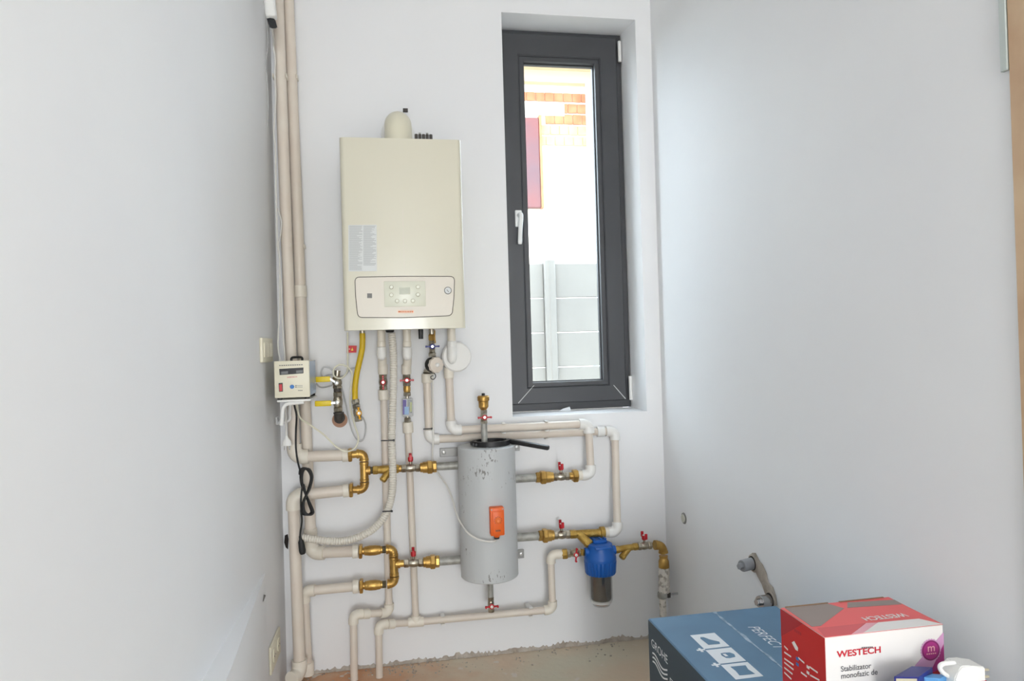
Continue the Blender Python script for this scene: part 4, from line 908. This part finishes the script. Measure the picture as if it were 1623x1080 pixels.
for xx, yy in ((sx0_+.014, -t0+.012), (sx1_-.010, -t0+.012), (sx0_+.014, -t1_-.015), (sx1_-.010, -t1_-.015)):
    bm = NB(); lathe(bm, (xx, yy, sz0_-.006), UP, [(0, .0075), (.006, .0085), (.0075, .0085)], 14); obj('foot', bm, 'black', stz)
bm = NB(); xh0, xh1 = P(457, 570, .27).x, P(474.5, 570, .27).x
tube(bm, spline([Vector((xh0, -.2, sz1_-.002)), Vector((xh0, -.2, sz1_+.006)), Vector((xh0+.006, -.2, sz1_+.010)), Vector((xh1-.006, -.2, sz1_+.010)), Vector((xh1, -.2, sz1_+.006)), Vector((xh1, -.2, sz1_-.002))], 5), .004, 8); obj('carry_handle', bm, 'black', stz)
zs = sz0_-.0065
shf = thing('wall_shelf', 'small white bracket shelf under the voltage stabilizer', 'shelf', (0.04, -.21, zs-.07))
bm = NB(); bb(bm, sx0_+.006, sx1_+.002, -t0+.002, -t1_, zs-.007, zs, .002, 2); obj('shelf_plate', bm, 'white', shf)
for yy in (-t0+.010, -t1_-.012):
    bm = NB(); tube(bm, spline([Vector((sx1_-.02, yy, zs-.010)), Vector((.095, yy, zs-.012)), Vector((.070, yy, zs-.014)), Vector((.056, yy, zs-.026)), Vector((.052, yy, zs-.055)), Vector((.049, yy, zs-.082))]+([Vector((.006, yy, zs-.090))] if yy > -.2 else []), 7), .006, 10); obj('bracket_arm', bm, 'white', shf)
for yy in (-t0+.035, -t0+.05, -t0+.065):
    bm = NB(); tube(bm, spline([Vector((.07, yy, zs-.012)), Vector((.05, yy, zs-.03)), Vector((.046, yy, zs-.06)), Vector((.034, yy, zs-.080)), Vector((.028, yy+.01, zs-.060))], 6), .0035, 8); obj('hanging_clip', bm, 'cableg', shf)
# mains lead of the stabilizer, tied in a bundle
bl_ = thing('power_lead', 'black mains lead bundled and hanging below the voltage stabilizer', 'cable', P(485, 820, .15))
TQ = 0.165
path = [P(465, 634.5, .2), P(467, 645, .19), P(470, 660, .18), P(469, 684, TQ), P(469, 710, TQ), P(471.7, 731, TQ), P(475.5, 746, TQ)]
rn = random.Random(11); loops = []
for k in range(4):
    jx = (k-1.5)*1.6; tt = TQ+(k-1.5)*.005
    loops += [P(477+jx, 752, tt), P(480+jx*1.5, 742.5+abs(k-1.5)*.8, tt), P(489+jx, 745, tt), P(494+jx*.6, 757, tt), P(490+jx*.5, 775, tt), P(485+jx*.3, 786, tt+.004), P(480+jx*.5, 800, tt), P(481+jx*1.4, 813, tt), P(489+jx*1.4, 816.5, tt), P(495+jx*.8, 812, tt), P(491+jx*.6, 800, tt), P(485+jx*.2, 785, tt-.004), P(479+jx*.6, 768, tt)]
path += loops+[P(477, 790, TQ+.01), P(477.5, 812, TQ), P(478.5, 826, TQ-.01), P(476, 845, TQ-.02), P(475.8, 853, TQ-.02)]
bm = NB(); tube(bm, spline(path, 6), .0033, 8); obj('lead', bm, 'blackr', bl_)
pa, pb = P(475.5, 850, TQ-.02), P(480, 878, TQ-.02)
bm = NB(); lathe(bm, pa, pb-pa, [(0, .004), (.012, .005), (.020, .0095), (.052, .0115), (.060, .0100), (.063, .008)], 14); obj('plug', bm, 'blackr', bl_)
cw = thing('unplugged_lead', 'short white lead with unplugged two-pin plug below the stabilizer', 'cable', P(454, 705, .16))
bm = NB(); tube(bm, spline([P(452, 641, .17), P(452.5, 655, .17), P(453.5, 675, .165), P(454.3, 692, .165)], 6), .0032, 8); obj('lead', bm, 'cable', cw)
pa = P(454.3, 691, .165); pb = P(454.6, 707, .165)
bm = NB(); rings = []
L = (pb-pa).length
for f, hw, hd_ in ((0, .004, .004), (.2, .006, .005), (.55, .014, .007), (.95, .0165, .0075), (1, .0155, .007)):
    c = pa+(pb-pa)*f; rings.append([bm.verts.new(c+Vector((hw*math.cos(k*math.pi/8), hd_*math.sin(k*math.pi/8), 0))) for k in range(16)])
skin(bm, rings); obj('plug', bm, 'white', cw)
for s in (-1, 1): 
    bm = NB(); cyl(bm, pb+Vector((s*.008, 0, 0)), pb+Vector((s*.008, 0, -.014)), .0022, 8); obj('pin', bm, 'chrome', cw)
wc = [(471, 639, .2), (472, 650, .18), (476, 663, .17), (491.7, 674, .15), (514, 690, .14), (532.4, 708, .14), (548.7, 716, .14), (563, 709.8, .13), (568, 694, .12), (562, 673, .10), (555.2, 643, .10), (556, 614, .115), (558, 594, .12), (551, 582, .12), (538.5, 578.4, .12), (529, 585.6, .12), (530, 596.8, .125), (540.5, 599.8, .125), (550, 589.6, .105), (551, 570, .095), (551, 551, .092), (550.8, 527, .09)]
cable('control_cable', [P(*c_) for c_ in wc], .0031, 'cablec', 'long cream cable looping from the stabilizer shelf up to the boiler')
gc = [(541, 612, .035), (548, 640, .03), (553, 665, .03), (561, 690, .03), (571, 700, .03), (578, 692, .03), (579.5, 675, .035), (576, 664, .05), (572, 660, .08)]
cable('sensor_lead', [P(*c_) for c_ in gc], .0028, 'cableg', 'thin grey lead looping below the small gas valve')
gc2 = [(500, 607, .2), (508, 614, .12), (520, 613, .06), (529, 609, .05), (533, 600, .045), (526, 586, .05), (514, 582, .05), (509, 590, .05), (512, 598, .04), (522, 594, .035), (545, 596, .03), (556, 585, .03), (572, 583.5, .012)]
cable('sensor_lead', [P(*c_) for c_ in gc2], .0028, 'cableg', 'thin grey lead looping behind the upper yellow lever')

# ================================================================== LEFT WALL FITTINGS
a, b = PX(415.5, 537, .004), PX(432.4, 574, .004)
y0s, y1s = PX(415.5, 560, .008).y, PX(431.5, 560, .008).y; z1s = PX(423, 536, .008).z; z0s = PX(423, 574.5, .008).z
sw_ = thing('light_switch', 'white three-gang light switch on the left wall above the stabilizer', 'light switch', (0, (y0s+y1s)/2, z0s))
bm = NB(); bb(bm, .0003, .010, y0s, y1s, z0s, z1s, .003, 2); obj('plate', bm, 'cream', sw_)
for i in range(3):
    ya_ = y0s+.014+(y1s-y0s-.028)*i/3; yb_ = y0s+.014+(y1s-y0s-.028)*(i+1)/3-.002
    bm = NB(); bb(bm, .009, .0135, ya_, yb_, z0s+.016, z1s-.016, .002, 2); obj('rocker', bm, 'cream', sw_)
y0s, y1s = PX(429.2, 1045, .006).y, PX(443.5, 1010, .006).y; zc = PX(437, 1030, .006).z
sk = thing('wall_socket', 'cream wall socket low on the left wall near the corner', 'socket', (0, (y0s+y1s)/2, zc-.043))
bm = NB(); bb(bm, .0003, .008, y0s, y1s, zc-.044, zc+.044, .003, 2); obj('plate', bm, 'cream', sk)
for i in range(2):
    yc = y0s+(y1s-y0s)*(.27+.46*i); bm = NB(); lathe(bm, (.008, yc, zc), (1, 0, 0), [(0, .022), (.003, .0215), (.0032, .019)], 24); fc = obj('socket_face', bm, 'cream', sk)
    for s in (-1, 1):
        bm = NB(); lathe(bm, (.0113, yc+s*.0095, zc), (1, 0, 0), [(0, .0026), (.0004, .0026)], 10); obj('pin_hole', bm, 'hole', sk)
# small sensor camera high in the left corner
TD = 0.30
dv = thing('wall_sensor', 'white wall sensor with dark lens at the top of the left corner', 'sensor', P(430, 46, TD))
c0 = P(429.5, 22, TD); c1 = P(424, -32, TD)
d = (c1-c0).normalized(); bm = NB(); sx = Vector((1, 0, 0)); sx = (sx-d*sx.dot(d)).normalized(); sy = d.cross(sx)
box(bm, (c0+c1)/2, (.034, .04, (c1-c0).length+.034), (sx, sy, d), .010, 3); obj('body', bm, 'white', dv)
q = [P(x, y, TD+.0215) for x, y in ((422.7, 29.5), (428, 28.3), (434, 29.3), (436.5, 32), (439.4, 42.5), (437, 44.2), (431, 44.4), (427, 42.8))]
bm = NB(); prism(bm, q, Vector((0, .004, 0))); obj('lens', bm, 'display', dv, smooth=False)
bm = NB(); bb(bm, .0005, c0.x-.012, -TD-.008, -TD+.008, c0.z+.085, c0.z+.10, .002, 1); obj('bracket', bm, 'white', dv)
wcab = [(418, 2, .31), (421, 20, .3), (424, 50, .28), (424.5, 75, .25), (421, 100, .22), (423, 125, .2), (425, 160, .2), (424, 200, .18)]
cable('thin_lead', [P(*c_) for c_ in wcab], .0012, 'cableg', 'thin grey lead hanging from the wall sensor')
w2 = [(431, 46, .27), (433.5, 62, .2), (433.5, 75, .16), (436, 95, .15), (435.5, 120, .15), (437, 150, .15), (435.5, 185, .15), (434, 210, .15), (436.5, 235, .15), (437, 280, .15), (438.5, 340, .15), (439.5, 385, .15), (443, 410, .15), (443.5, 435, .15), (446, 452, .15), (446, 480, .15), (448, 520, .15), (451, 560, .15), (451.5, 574, .16)]
cable('sensor_cable', [P(*c_) for c_ in w2], .0026, 'cable', 'white cable running down the left corner beside the tall pipes')
w3 = [(440, 330, .12), (446, 352, .12), (444.5, 372, .12), (441.5, 385, .15), (442, 395, .152), (444, 432, .158), (443, 446, .158), (443.5, 470, .158), (443, 500, .16), (440.5, 545, .17), (444, 572, .18)]
cable('sensor_cable', [P(*c_) for c_ in w3], .0024, 'cable', 'second white cable beside the tall pipes above the stabilizer')

# ================================================================== RIGHT WALL FITTINGS
c = PX(1084.5, 822, X1)
oc = thing('cable_outlet', 'round beige cable outlet cap on the right wall', 'outlet', (X1, c.y, c.z-.02))
bm = NB(); lathe(bm, (X1-.0003, c.y, c.z), (-1, 0, 0), [(0, .021), (.003, .020), (.004, .016)], 24); o = obj('rim', bm, 'badge', oc)
bm = NB(); lathe(bm, (X1-.0043, c.y, c.z), (-1, 0, 0), [(0, .0155), (.002, .015), (.003, .010)], 20); obj('cap', bm, 'cap', oc)
cq = lambda pts: [PX(1160+x/9, 860+y/9, X1-.0015) for x, y in pts]
outl = [(295, 150), (340, 150), (400, 270), (440, 320), (495, 440), (520, 570), (590, 640), (630, 760), (650, 900), (590, 910), (520, 820), (470, 720), (430, 600), (370, 490), (330, 400), (250, 300), (240, 200)]
decal('filled_chase', 'plaster', wall_right, cq(outl), (-1, 0, 0), 0, .001)
for nm, lab, wc_, r0, m_, tipc, ln in (('water_stub', 'grey plugged water stub on the right wall, the higher one', (1192+2.5, 860+33), .0175, 'greystub', (1177.5, 901.5), .05), ('water_stub', 'chrome water stub on the right wall just above the blue carton', (1222.5, 860+92), .0175, 'chrome', (1206, 956), .05)):
    c = PX(wc_[0], wc_[1], X1); t = thing(nm, lab, 'pipe stub', (X1, c.y, c.z-.02))
    v = ray(*tipc); tip = CAMP+v*((X1-ln-CAMP.x)/v.x); d = Vector((-1, 0, (tip.z-c.z)*0/ln))
    d = Vector((-1, (tip.y-c.y)/ln*.5, (tip.z-c.z)/ln*.5)).normalized()
    bm = NB(); lathe(bm, (X1-.002, c.y, c.z), (-1, 0, 0), [(0, .027), (.002, .026), (.003, .02)], 22); obj('plaster_ring', bm, 'plaster', t)
    bm = NB(); lathe(bm, (X1-.004, c.y, c.z), (-1, 0, 0), [(0, .0215), (.003, .0205)], 20); obj('dark_gap', bm, 'hole', t)
    bm = NB(); lathe(bm, Vector((X1-.002, c.y, c.z)), d, [(0, r0), (.042, r0), (.044, r0*.94)], 22); obj('plug_body', bm, m_, t)
    bm = NB(); lathe(bm, Vector((X1-.002, c.y, c.z))+d*.044, d, [(0, r0*.55), (.012, r0*.55), (.013, r0*.45)], 6); obj('key_socket', bm, m_, t, smooth=False)

# ================================================================== BOXES
ZB = 0.445
p00 = PZ(1027, 980.5, ZB); pR = PZ(1231, 962, ZB)
gx0_, gy1 = p00.x, p00.y; gx1_ = 1.420; gy0 = -1.75
grohe = thing('toilet_carton', 'large blue cardboard carton with white icons beside the right wall', 'carton', ((gx0_+gx1_)/2, (gy0+gy1)/2, 0))
bm = NB(); bb(bm, gx0_, gx1_, gy0, gy1, 0.0, ZB, .003, 1); bx_ = obj('box', bm, 'grohe', grohe)
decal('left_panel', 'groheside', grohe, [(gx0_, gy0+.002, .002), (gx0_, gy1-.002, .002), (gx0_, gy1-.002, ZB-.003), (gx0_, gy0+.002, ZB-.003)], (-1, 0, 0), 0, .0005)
tq = lambda pts: [PZ(1010+x/3.857, 800+y/3.857, ZB) for x, y in pts]
def nearest_axis(q):
    return q
icons = [[(320, 805), (475, 783), (560, 868), (410, 885)], [(412, 893), (568, 877), (660, 955), (515, 977)], [(508, 985), (678, 963), (772, 1050), (608, 1072)]]
fr = []
for ic in icons:
    q = tq(ic); x0 = (q[0].x+q[3].x)/2; x1_ = (q[1].x+q[2].x)/2; ya_ = (q[0].y+q[1].y)/2; yb_ = (q[2].y+q[3].y)/2; fr.append((x0, x1_, ya_, yb_))
ix0 = sum(f[0] for f in fr)/3; ix1 = sum(f[1] for f in fr)/3
for k, (x0, x1_, ya_, yb_) in enumerate(fr):
    d_ = decal('printed_icon', 'pwhite', grohe, [(ix0, ya_, ZB), (ix1, ya_, ZB), (ix1, yb_, ZB), (ix0, yb_, ZB)], UP, .0002)
    W_, H_ = ix1-ix0, ya_-yb_
    def ip(u, v): return Vector((ix0+W_*v, ya_-H_*u, ZB))        # u along towards the camera, v across
    if k == 0: sh_ = [ip(.22, .30), ip(.30, .25), ip(.78, .30), ip(.80, .75), ip(.66, .80), ip(.45, .55), ip(.25, .42)]
    elif k == 1: sh_ = [ip(.35, .40), ip(.5, .36), ip(.68, .42), ip(.72, .55), ip(.68, .78), ip(.5, .84), ip(.36, .75), ip(.33, .55)]
    else: sh_ = [ip(.2, .25), ip(.5, .28), ip(.8, .25), ip(.82, .80), ip(.5, .74), ip(.22, .80)]
    decal('icon_drawing', 'grohe', d_, sh_, UP, .0009)
    if k == 1: decal('icon_highlight', 'pwhite', d_, [ip(.42, .43), ip(.6, .45), ip(.6, .56), ip(.42, .54)], UP, .0014)
    if k < 2:
        yc = (yb_+fr[k+1][2])/2; xc = ix0-.010
        for (hx, hy) in ((.010, .003), (.003, .010)): decal('plus_mark', 'pwhite', grohe, [(xc-hx, yc+hy, ZB), (xc+hx, yc+hy, ZB), (xc+hx, yc-hy, ZB), (xc-hx, yc-hy, ZB)], UP, .0002+.0004*(hx > .005))
o1 = tq([(700, 748)])[0]; o2 = tq([(862, 885)])[0]
text('PERFECT', 'lettering', 'pwhite', grohe, Vector((o2.x-.006, o1.y, ZB+.0006)), (0, -1, 0), (1, 0, 0), abs(o1.y-o2.y)*1.02, .028, .25, 0.0)
sm_ = [tq([(462, 645)])[0], tq([(690, 850)])[0], tq([(880, 990)])[0]]
xm = sum(v.x for v in sm_)/3
bm = NB(); rn = random.Random(2); a_ = []; b_ = []
for i in range(40):
    y = gy1-.003+(gy0-gy1+.01)*i/39; a_.append((xm-.0015-rn.random()**2*.005, y)); b_.append((xm+.0015+rn.random()**2*.005, y))
for i in range(39):
    prism(bm, [(a_[i][0], a_[i][1], ZB+.0002), (b_[i][0], b_[i][1], ZB+.0002), (b_[i+1][0], b_[i+1][1], ZB+.0002), (a_[i+1][0], a_[i+1][1], ZB+.0002)], Vector((0, 0, .0005)))
obj('worn_seam', bm, 'tape', grohe, smooth=False)
sq = lambda x, y: PX(1010+x/3.857, 800+y/3.857, gx0_-.0006)
g0_, g1_ = sq(88, 866), sq(186, 955); gt_ = sq(88, 815)
text('GROHE', 'lettering', 'pwhite', grohe, Vector((gx0_-.0008, g0_.y, g0_.z)), (0, -1, 0), UP, abs(g0_.y-g1_.y), abs(gt_.z-g0_.z)*.95, 0, 0.0)
bm = NB()
for k in range(3):
    zz = g0_.z-.021-k*.011; pp = []
    for i in range(25):
        f = i/24; pp.append(Vector((gx0_-.0009, g0_.y+(g1_.y-g0_.y)*(.05+.92*f), zz+.0065*math.sin(f*2*math.pi*1.0+.6))))
    for p_, q_ in zip(pp, pp[1:]): prism(bm, [p_, q_, q_+Vector((0, 0, .0042)), p_+Vector((0, 0, .0042))], Vector((-.0003, 0, 0)))
obj('wave_logo', bm, 'pwhite', grohe, smooth=False)
wq = sq(200, 1058); wq2 = sq(248, 1078)
bm = NB()
for (ya_, yb_, za, zb_) in ((wq.y, wq2.y-.06, wq.z, wq.z-.002), (wq.y, wq.y-.002, wq.z, wq.z-.12), (wq.y, wq2.y-.06, wq.z-.118, wq.z-.12), (wq2.y-.058, wq2.y-.06, wq.z, wq.z-.12)):
    prism(bm, [(gx0_-.0006, ya_, za), (gx0_-.0006, yb_, za), (gx0_-.0006, yb_, zb_), (gx0_-.0006, ya_, zb_)], Vector((-.0004, 0, 0)))
obj('frame_print', bm, 'pwhite', grohe, smooth=False)
# red carton of the stabilizer, standing on the blue one
ZR = 0.640
r1 = PZ(1306, 1011.5, ZR); r2 = PZ(1238.5, 964.5, ZR)
rx0, rx1 = (r1.x+r2.x)/2, 1.390
ry0, ry1 = r1.y, r2.y
red = thing('stabilizer_carton', 'red and white stabilizer carton standing on the blue carton', 'carton', ((rx0+rx1)/2, (ry0+ry1)/2, ZB+.001))
bm = NB(); bb(bm, rx0, rx1, ry0, ry1, ZB+.001, ZR, .0015, 1); obj('box', bm, 'rwhite', red)
decal('left_panel', 'rbox', red, [(rx0, ry0, ZB+.004), (rx0, ry1, ZB+.004), (rx0, ry1, ZR-.001), (rx0, ry0, ZR-.001)], (-1, 0, 0), 0, .0004)
rs = lambda x, y: PX(1210+x/4.508, 930+y/4.508, rx0-.0004)
rtp = lambda x, y: PZ(1210+x/4.508, 930+y/4.508, ZR)
rf = lambda x, y: P(1210+x/4.508, 930+y/4.508, -ry0)
def cl_(v): v = v.copy(); v.x = min(max(v.x, rx0), rx1); v.y = min(max(v.y, ry0), ry1); return v
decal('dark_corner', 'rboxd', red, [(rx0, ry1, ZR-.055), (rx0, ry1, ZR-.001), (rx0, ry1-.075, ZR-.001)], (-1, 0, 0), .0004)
decal('top_red', 'coral', red, [(rx0, ry0, ZR), (rx1, ry0, ZR), (rx1, ry1, ZR), (rx0, ry1, ZR)], UP, .0001)
decal('top_grey', 'taupe', red, [cl_(rtp(*q)) for q in ((345, 290), (410, 285), (575, 160), (455, 125), (150, 155))], UP, .0006)
decal('top_grey', 'taupe', red, [cl_(rtp(*q)) for q in ((600, 155), (990, 130), (940, 98), (600, 118))], UP, .0006)
decal('top_dull_coral', 'corald', red, [cl_(rtp(*q)) for q in ((440, 365), (640, 352), (730, 265), (500, 290), (385, 300))], UP, .0006)  # duller coral area along the front of the top
decal('top_pink', 'pink', red, [cl_(rtp(*q)) for q in ((640, 352), (735, 347), (820, 262), (735, 265))], UP, .0006)
decal('top_white', 'rwhite', red, [cl_(rtp(*q)) for q in ((735, 347), (1320, 302), (1300, 285), (1110, 235), (820, 262))], UP, .0010)
ta_, tb_ = rtp(1020, 205), rtp(685, 220)
text('WESTECH', 'lettering', 'rwhite', red, Vector((ta_.x, ta_.y+.008, ZR+.0012)), (-1, 0, 0), (0, -1, 0), abs(ta_.x-tb_.x), .017, 0, .02)
for (x0, x1_) in ((150, 455), (600, 930)):
    q0, q1 = rtp(x0, 150), rtp(x1_, 120); bm = NB(); bb(bm, max(q0.x, rx0), min(q1.x, rx1), ry1-.0025, ry1+.0005, ZR+.0012, ZR+.0022); obj('cardboard_edge', bm, 'kraft', red, smooth=False)
fa_, fb_ = rf(523, 510), rf(838, 492)
text('WESTECH', 'lettering', 'ptext', red, fa_+FWD*.0006, (1, 0, 0), UP, fb_.x-fa_.x, abs(rf(523, 462).z-rf(523, 510).z), 0, .025)
fa_, fb_ = rf(553, 610), rf(770, 600); text('Stabilizator', 'lettering', 'gtext', red, fa_+FWD*.0006, (1, 0, 0), UP, fb_.x-fa_.x, .0098)
fa_, fb_ = rf(555, 660), rf(815, 645); text('monofazic de', 'lettering', 'gtext', red, fa_+FWD*.0006, (1, 0, 0), UP, fb_.x-fa_.x, .0098)
bm = NB()
for i in range(6): prism(bm, [rf(700+i*14, 444-i*.8)+FWD*.0006, rf(709+i*14, 443-i*.8)+FWD*.0006, rf(709+i*14, 432-i*.8)+FWD*.0006, rf(700+i*14, 433-i*.8)+FWD*.0006], FWD*.0002)
obj('small_print', bm, 'gtext', red, smooth=False)
def ff_(v): v = v.copy(); v.x = min(max(v.x, rx0), rx1-.0005); v.z = min(max(v.z, ZB+.004), ZR-.002); return v
decal('purple_field', 'purple', red, [ff_(rf(*q)) for q in ((1090, 700), (1200, 590), (1335, 400), (1335, 700))], FWD, .0002)
decal('lilac_stripe', 'purplel', red, [ff_(rf(*q)) for q in ((1060, 590), (1200, 590), (1335, 400), (1335, 320), (1300, 325))], FWD, .0005)
decal('purple_field', 'rboxd', red, [ff_(rf(*q)) for q in ((1000, 760), (1150, 640), (1260, 590), (1260, 760))], FWD, .0007)
bc_ = rf(1192, 455); br_ = 76/4.508*mpp(1474, 1031, -ry0)
bm = NB(); pts_ = []
for i in range(48):
    rr_ = br_*(1.10 if i % 2 else 1.02); pts_.append(bc_+FWD*.0009+Vector((math.cos(i*math.pi/24), 0, math.sin(i*math.pi/24)))*rr_)
prism(bm, pts_, FWD*.0003); sl = obj('seal', bm, 'purplel', red, smooth=False)
bm = NB(); prism(bm, [bc_+FWD*.0014+Vector((math.cos(i*math.pi/16), 0, math.sin(i*math.pi/16)))*br_*.95 for i in range(32)], FWD*.0003); obj('seal_disc', bm, 'purpled', sl, smooth=False)
bm = NB(); prism(bm, [bc_+FWD*.0018+Vector((math.cos(i*math.pi/16), 0, math.sin(i*math.pi/16)))*br_*.80 for i in range(32)], FWD*.0002); obj('seal_field', bm, 'purple', sl, smooth=False)
text('m', 'seal_letter', 'pink', sl, bc_+FWD*.0024+Vector((-.007, 0, -.0015)), (1, 0, 0), UP, .0145, .0095)
bm = NB()
for i in range(5): bb(bm, bc_.x-.010+i*.0042, bc_.x-.0072+i*.0042, bc_.y-.0026, bc_.y-.0023, bc_.z-.0065, bc_.z-.0045)
obj('seal_print', bm, 'pink', sl, smooth=False)
lw = (-1, 0, 0)
decal('white_label', 'rwhite', red, [rs(205, 400), rs(222, 390), rs(250, 440), rs(248, 462), rs(232, 452)], lw, .0006)
for (x0, y0, x1_, y1) in ((150, 432, 175, 458), (150, 475, 198, 508), (150, 520, 215, 566), (150, 548, 215, 600), (150, 585, 208, 632), (150, 620, 200, 668), (250, 515, 292, 552), (270, 620, 310, 650), (330, 580, 388, 622), (335, 640, 400, 676)):
    p0_, p1_ = rs(x0, y0), rs(x1_, y1); bm = NB(); prism(bm, [p0_, p1_, p1_+UP*.0028, p0_+UP*.0028], Vector((-.0004, 0, 0))); obj('text_line', bm, 'rwhite', red, smooth=False)
for (x0, y0, m_) in ((236, 500, 'bluebtn'), (236, 540, 'bluebtn'), (312, 560, 'rwhite'), (312, 600, 'rwhite')): decal('small_symbol', m_, red, [rs(x0, y0), rs(x0+18, y0+14), rs(x0+18, y0+34), rs(x0, y0+20)], lw, .0006)
o1, o2 = rs(225, 325), rs(275, 350)
bm = NB()
for i in range(4):
    p0_ = rs(222+i*13, 300+i*8); p1_ = rs(231+i*13, 306+i*8); prism(bm, [p0_-UP*.006, p1_-UP*.006, p1_, p0_], Vector((-.0003, 0, 0)))
obj('dark_lettering', bm, 'rboxd', red, smooth=False)
# small items standing on the blue carton in front of the red one
yI = ry0-.012
def I(px, py, y): return P(px, py, -y)
def small_carton(label, top, ytop, m_top, m_front):
    z = I(top[0][0], top[0][1], yn).z; q = [PZ(x, y, z) for x, y in top]
    t = thing('small_carton', label, 'carton', (sum(v.x for v in q)/4, sum(v.y for v in q)/4, ZB+.001))
    bm = NB(); prism(bm, [Vector((v.x, v.y, ZB+.001)) for v in q], Vector((0, 0, z-ZB-.001))); obj('box', bm, m_top, t, smooth=False)
    d = (q[1]-q[0]); nrm = Vector((d.y, -d.x, 0)).normalized(); u = d.normalized()*.003
    f0, f1 = q[0]+u, q[1]-u
    decal('front_panel', m_front, t, [Vector((f0.x, f0.y, ZB+.01)), Vector((f1.x, f1.y, ZB+.01)), Vector((f1.x, f1.y, z-.003)), Vector((f0.x, f0.y, z-.003))], nrm, .0001); return t
yn = -1.548
small_carton('small navy carton with beige front before the red carton', [(1417, 1073), (1456, 1073.5), (1478, 1058), (1445, 1056.5)], 0, 'navy', 'beige')
small_carton('small light blue carton beside the white plug', [(1463, 1074), (1490, 1076), (1500, 1070), (1478, 1068.5)], 0, 'sky', 'sky')
ap = thing('plug_adapter', 'white plug adapter with pull loop lying before the red carton', 'plug', (I(1530, 1075, yn).x, yn, ZB+.14))
zz = lambda y: I(1520, y, yn-.005).z
xx = lambda x: I(x, 1065, yn-.005).x
bm = NB(); prism(bm, [Vector((xx(x), yn-.020, zz(y))) for x, y in ((1502, 1100), (1502, 1068), (1508, 1058), (1514, 1049.5), (1530, 1051), (1551, 1056), (1551, 1100))], Vector((0, .034, 0))); bmesh.ops.bevel(bm, geom=bm.edges[:], offset=.002, segments=2, affect='EDGES', clamp_overlap=True); obj('body', bm, 'white', ap)
lp = [Vector((xx(x), yn-.004, zz(y))) for x, y in ((1514, 1050.5), (1504, 1050), (1494.5, 1050.5), (1490.5, 1055), (1493.5, 1062), (1500, 1068), (1506, 1072))]
bm = NB(); tube(bm, spline(lp, 6), .0038, 10); obj('pull_loop', bm, 'white', ap)
for y in (1067, 1078):
    bm = NB(); cyl(bm, (xx(1551), yn-.003, zz(y)), (xx(1568), yn-.003, zz(y+2)), .0022, 8); obj('pin', bm, 'beige', ap)
bm = NB(); bb(bm, xx(1535), xx(1551), yn-.0215, yn-.019, zz(1082), zz(1076.5)); obj('red_rocker', bm, 'red', ap, smooth=False)
bm = NB(); bb(bm, xx(1500), xx(1552), yn-.024, yn+.02, ZB+.001, zz(1099)); tag(obj('white_carton', bm, 'rwhite', smooth=False), 'white carton under the plug adapter', 'carton')
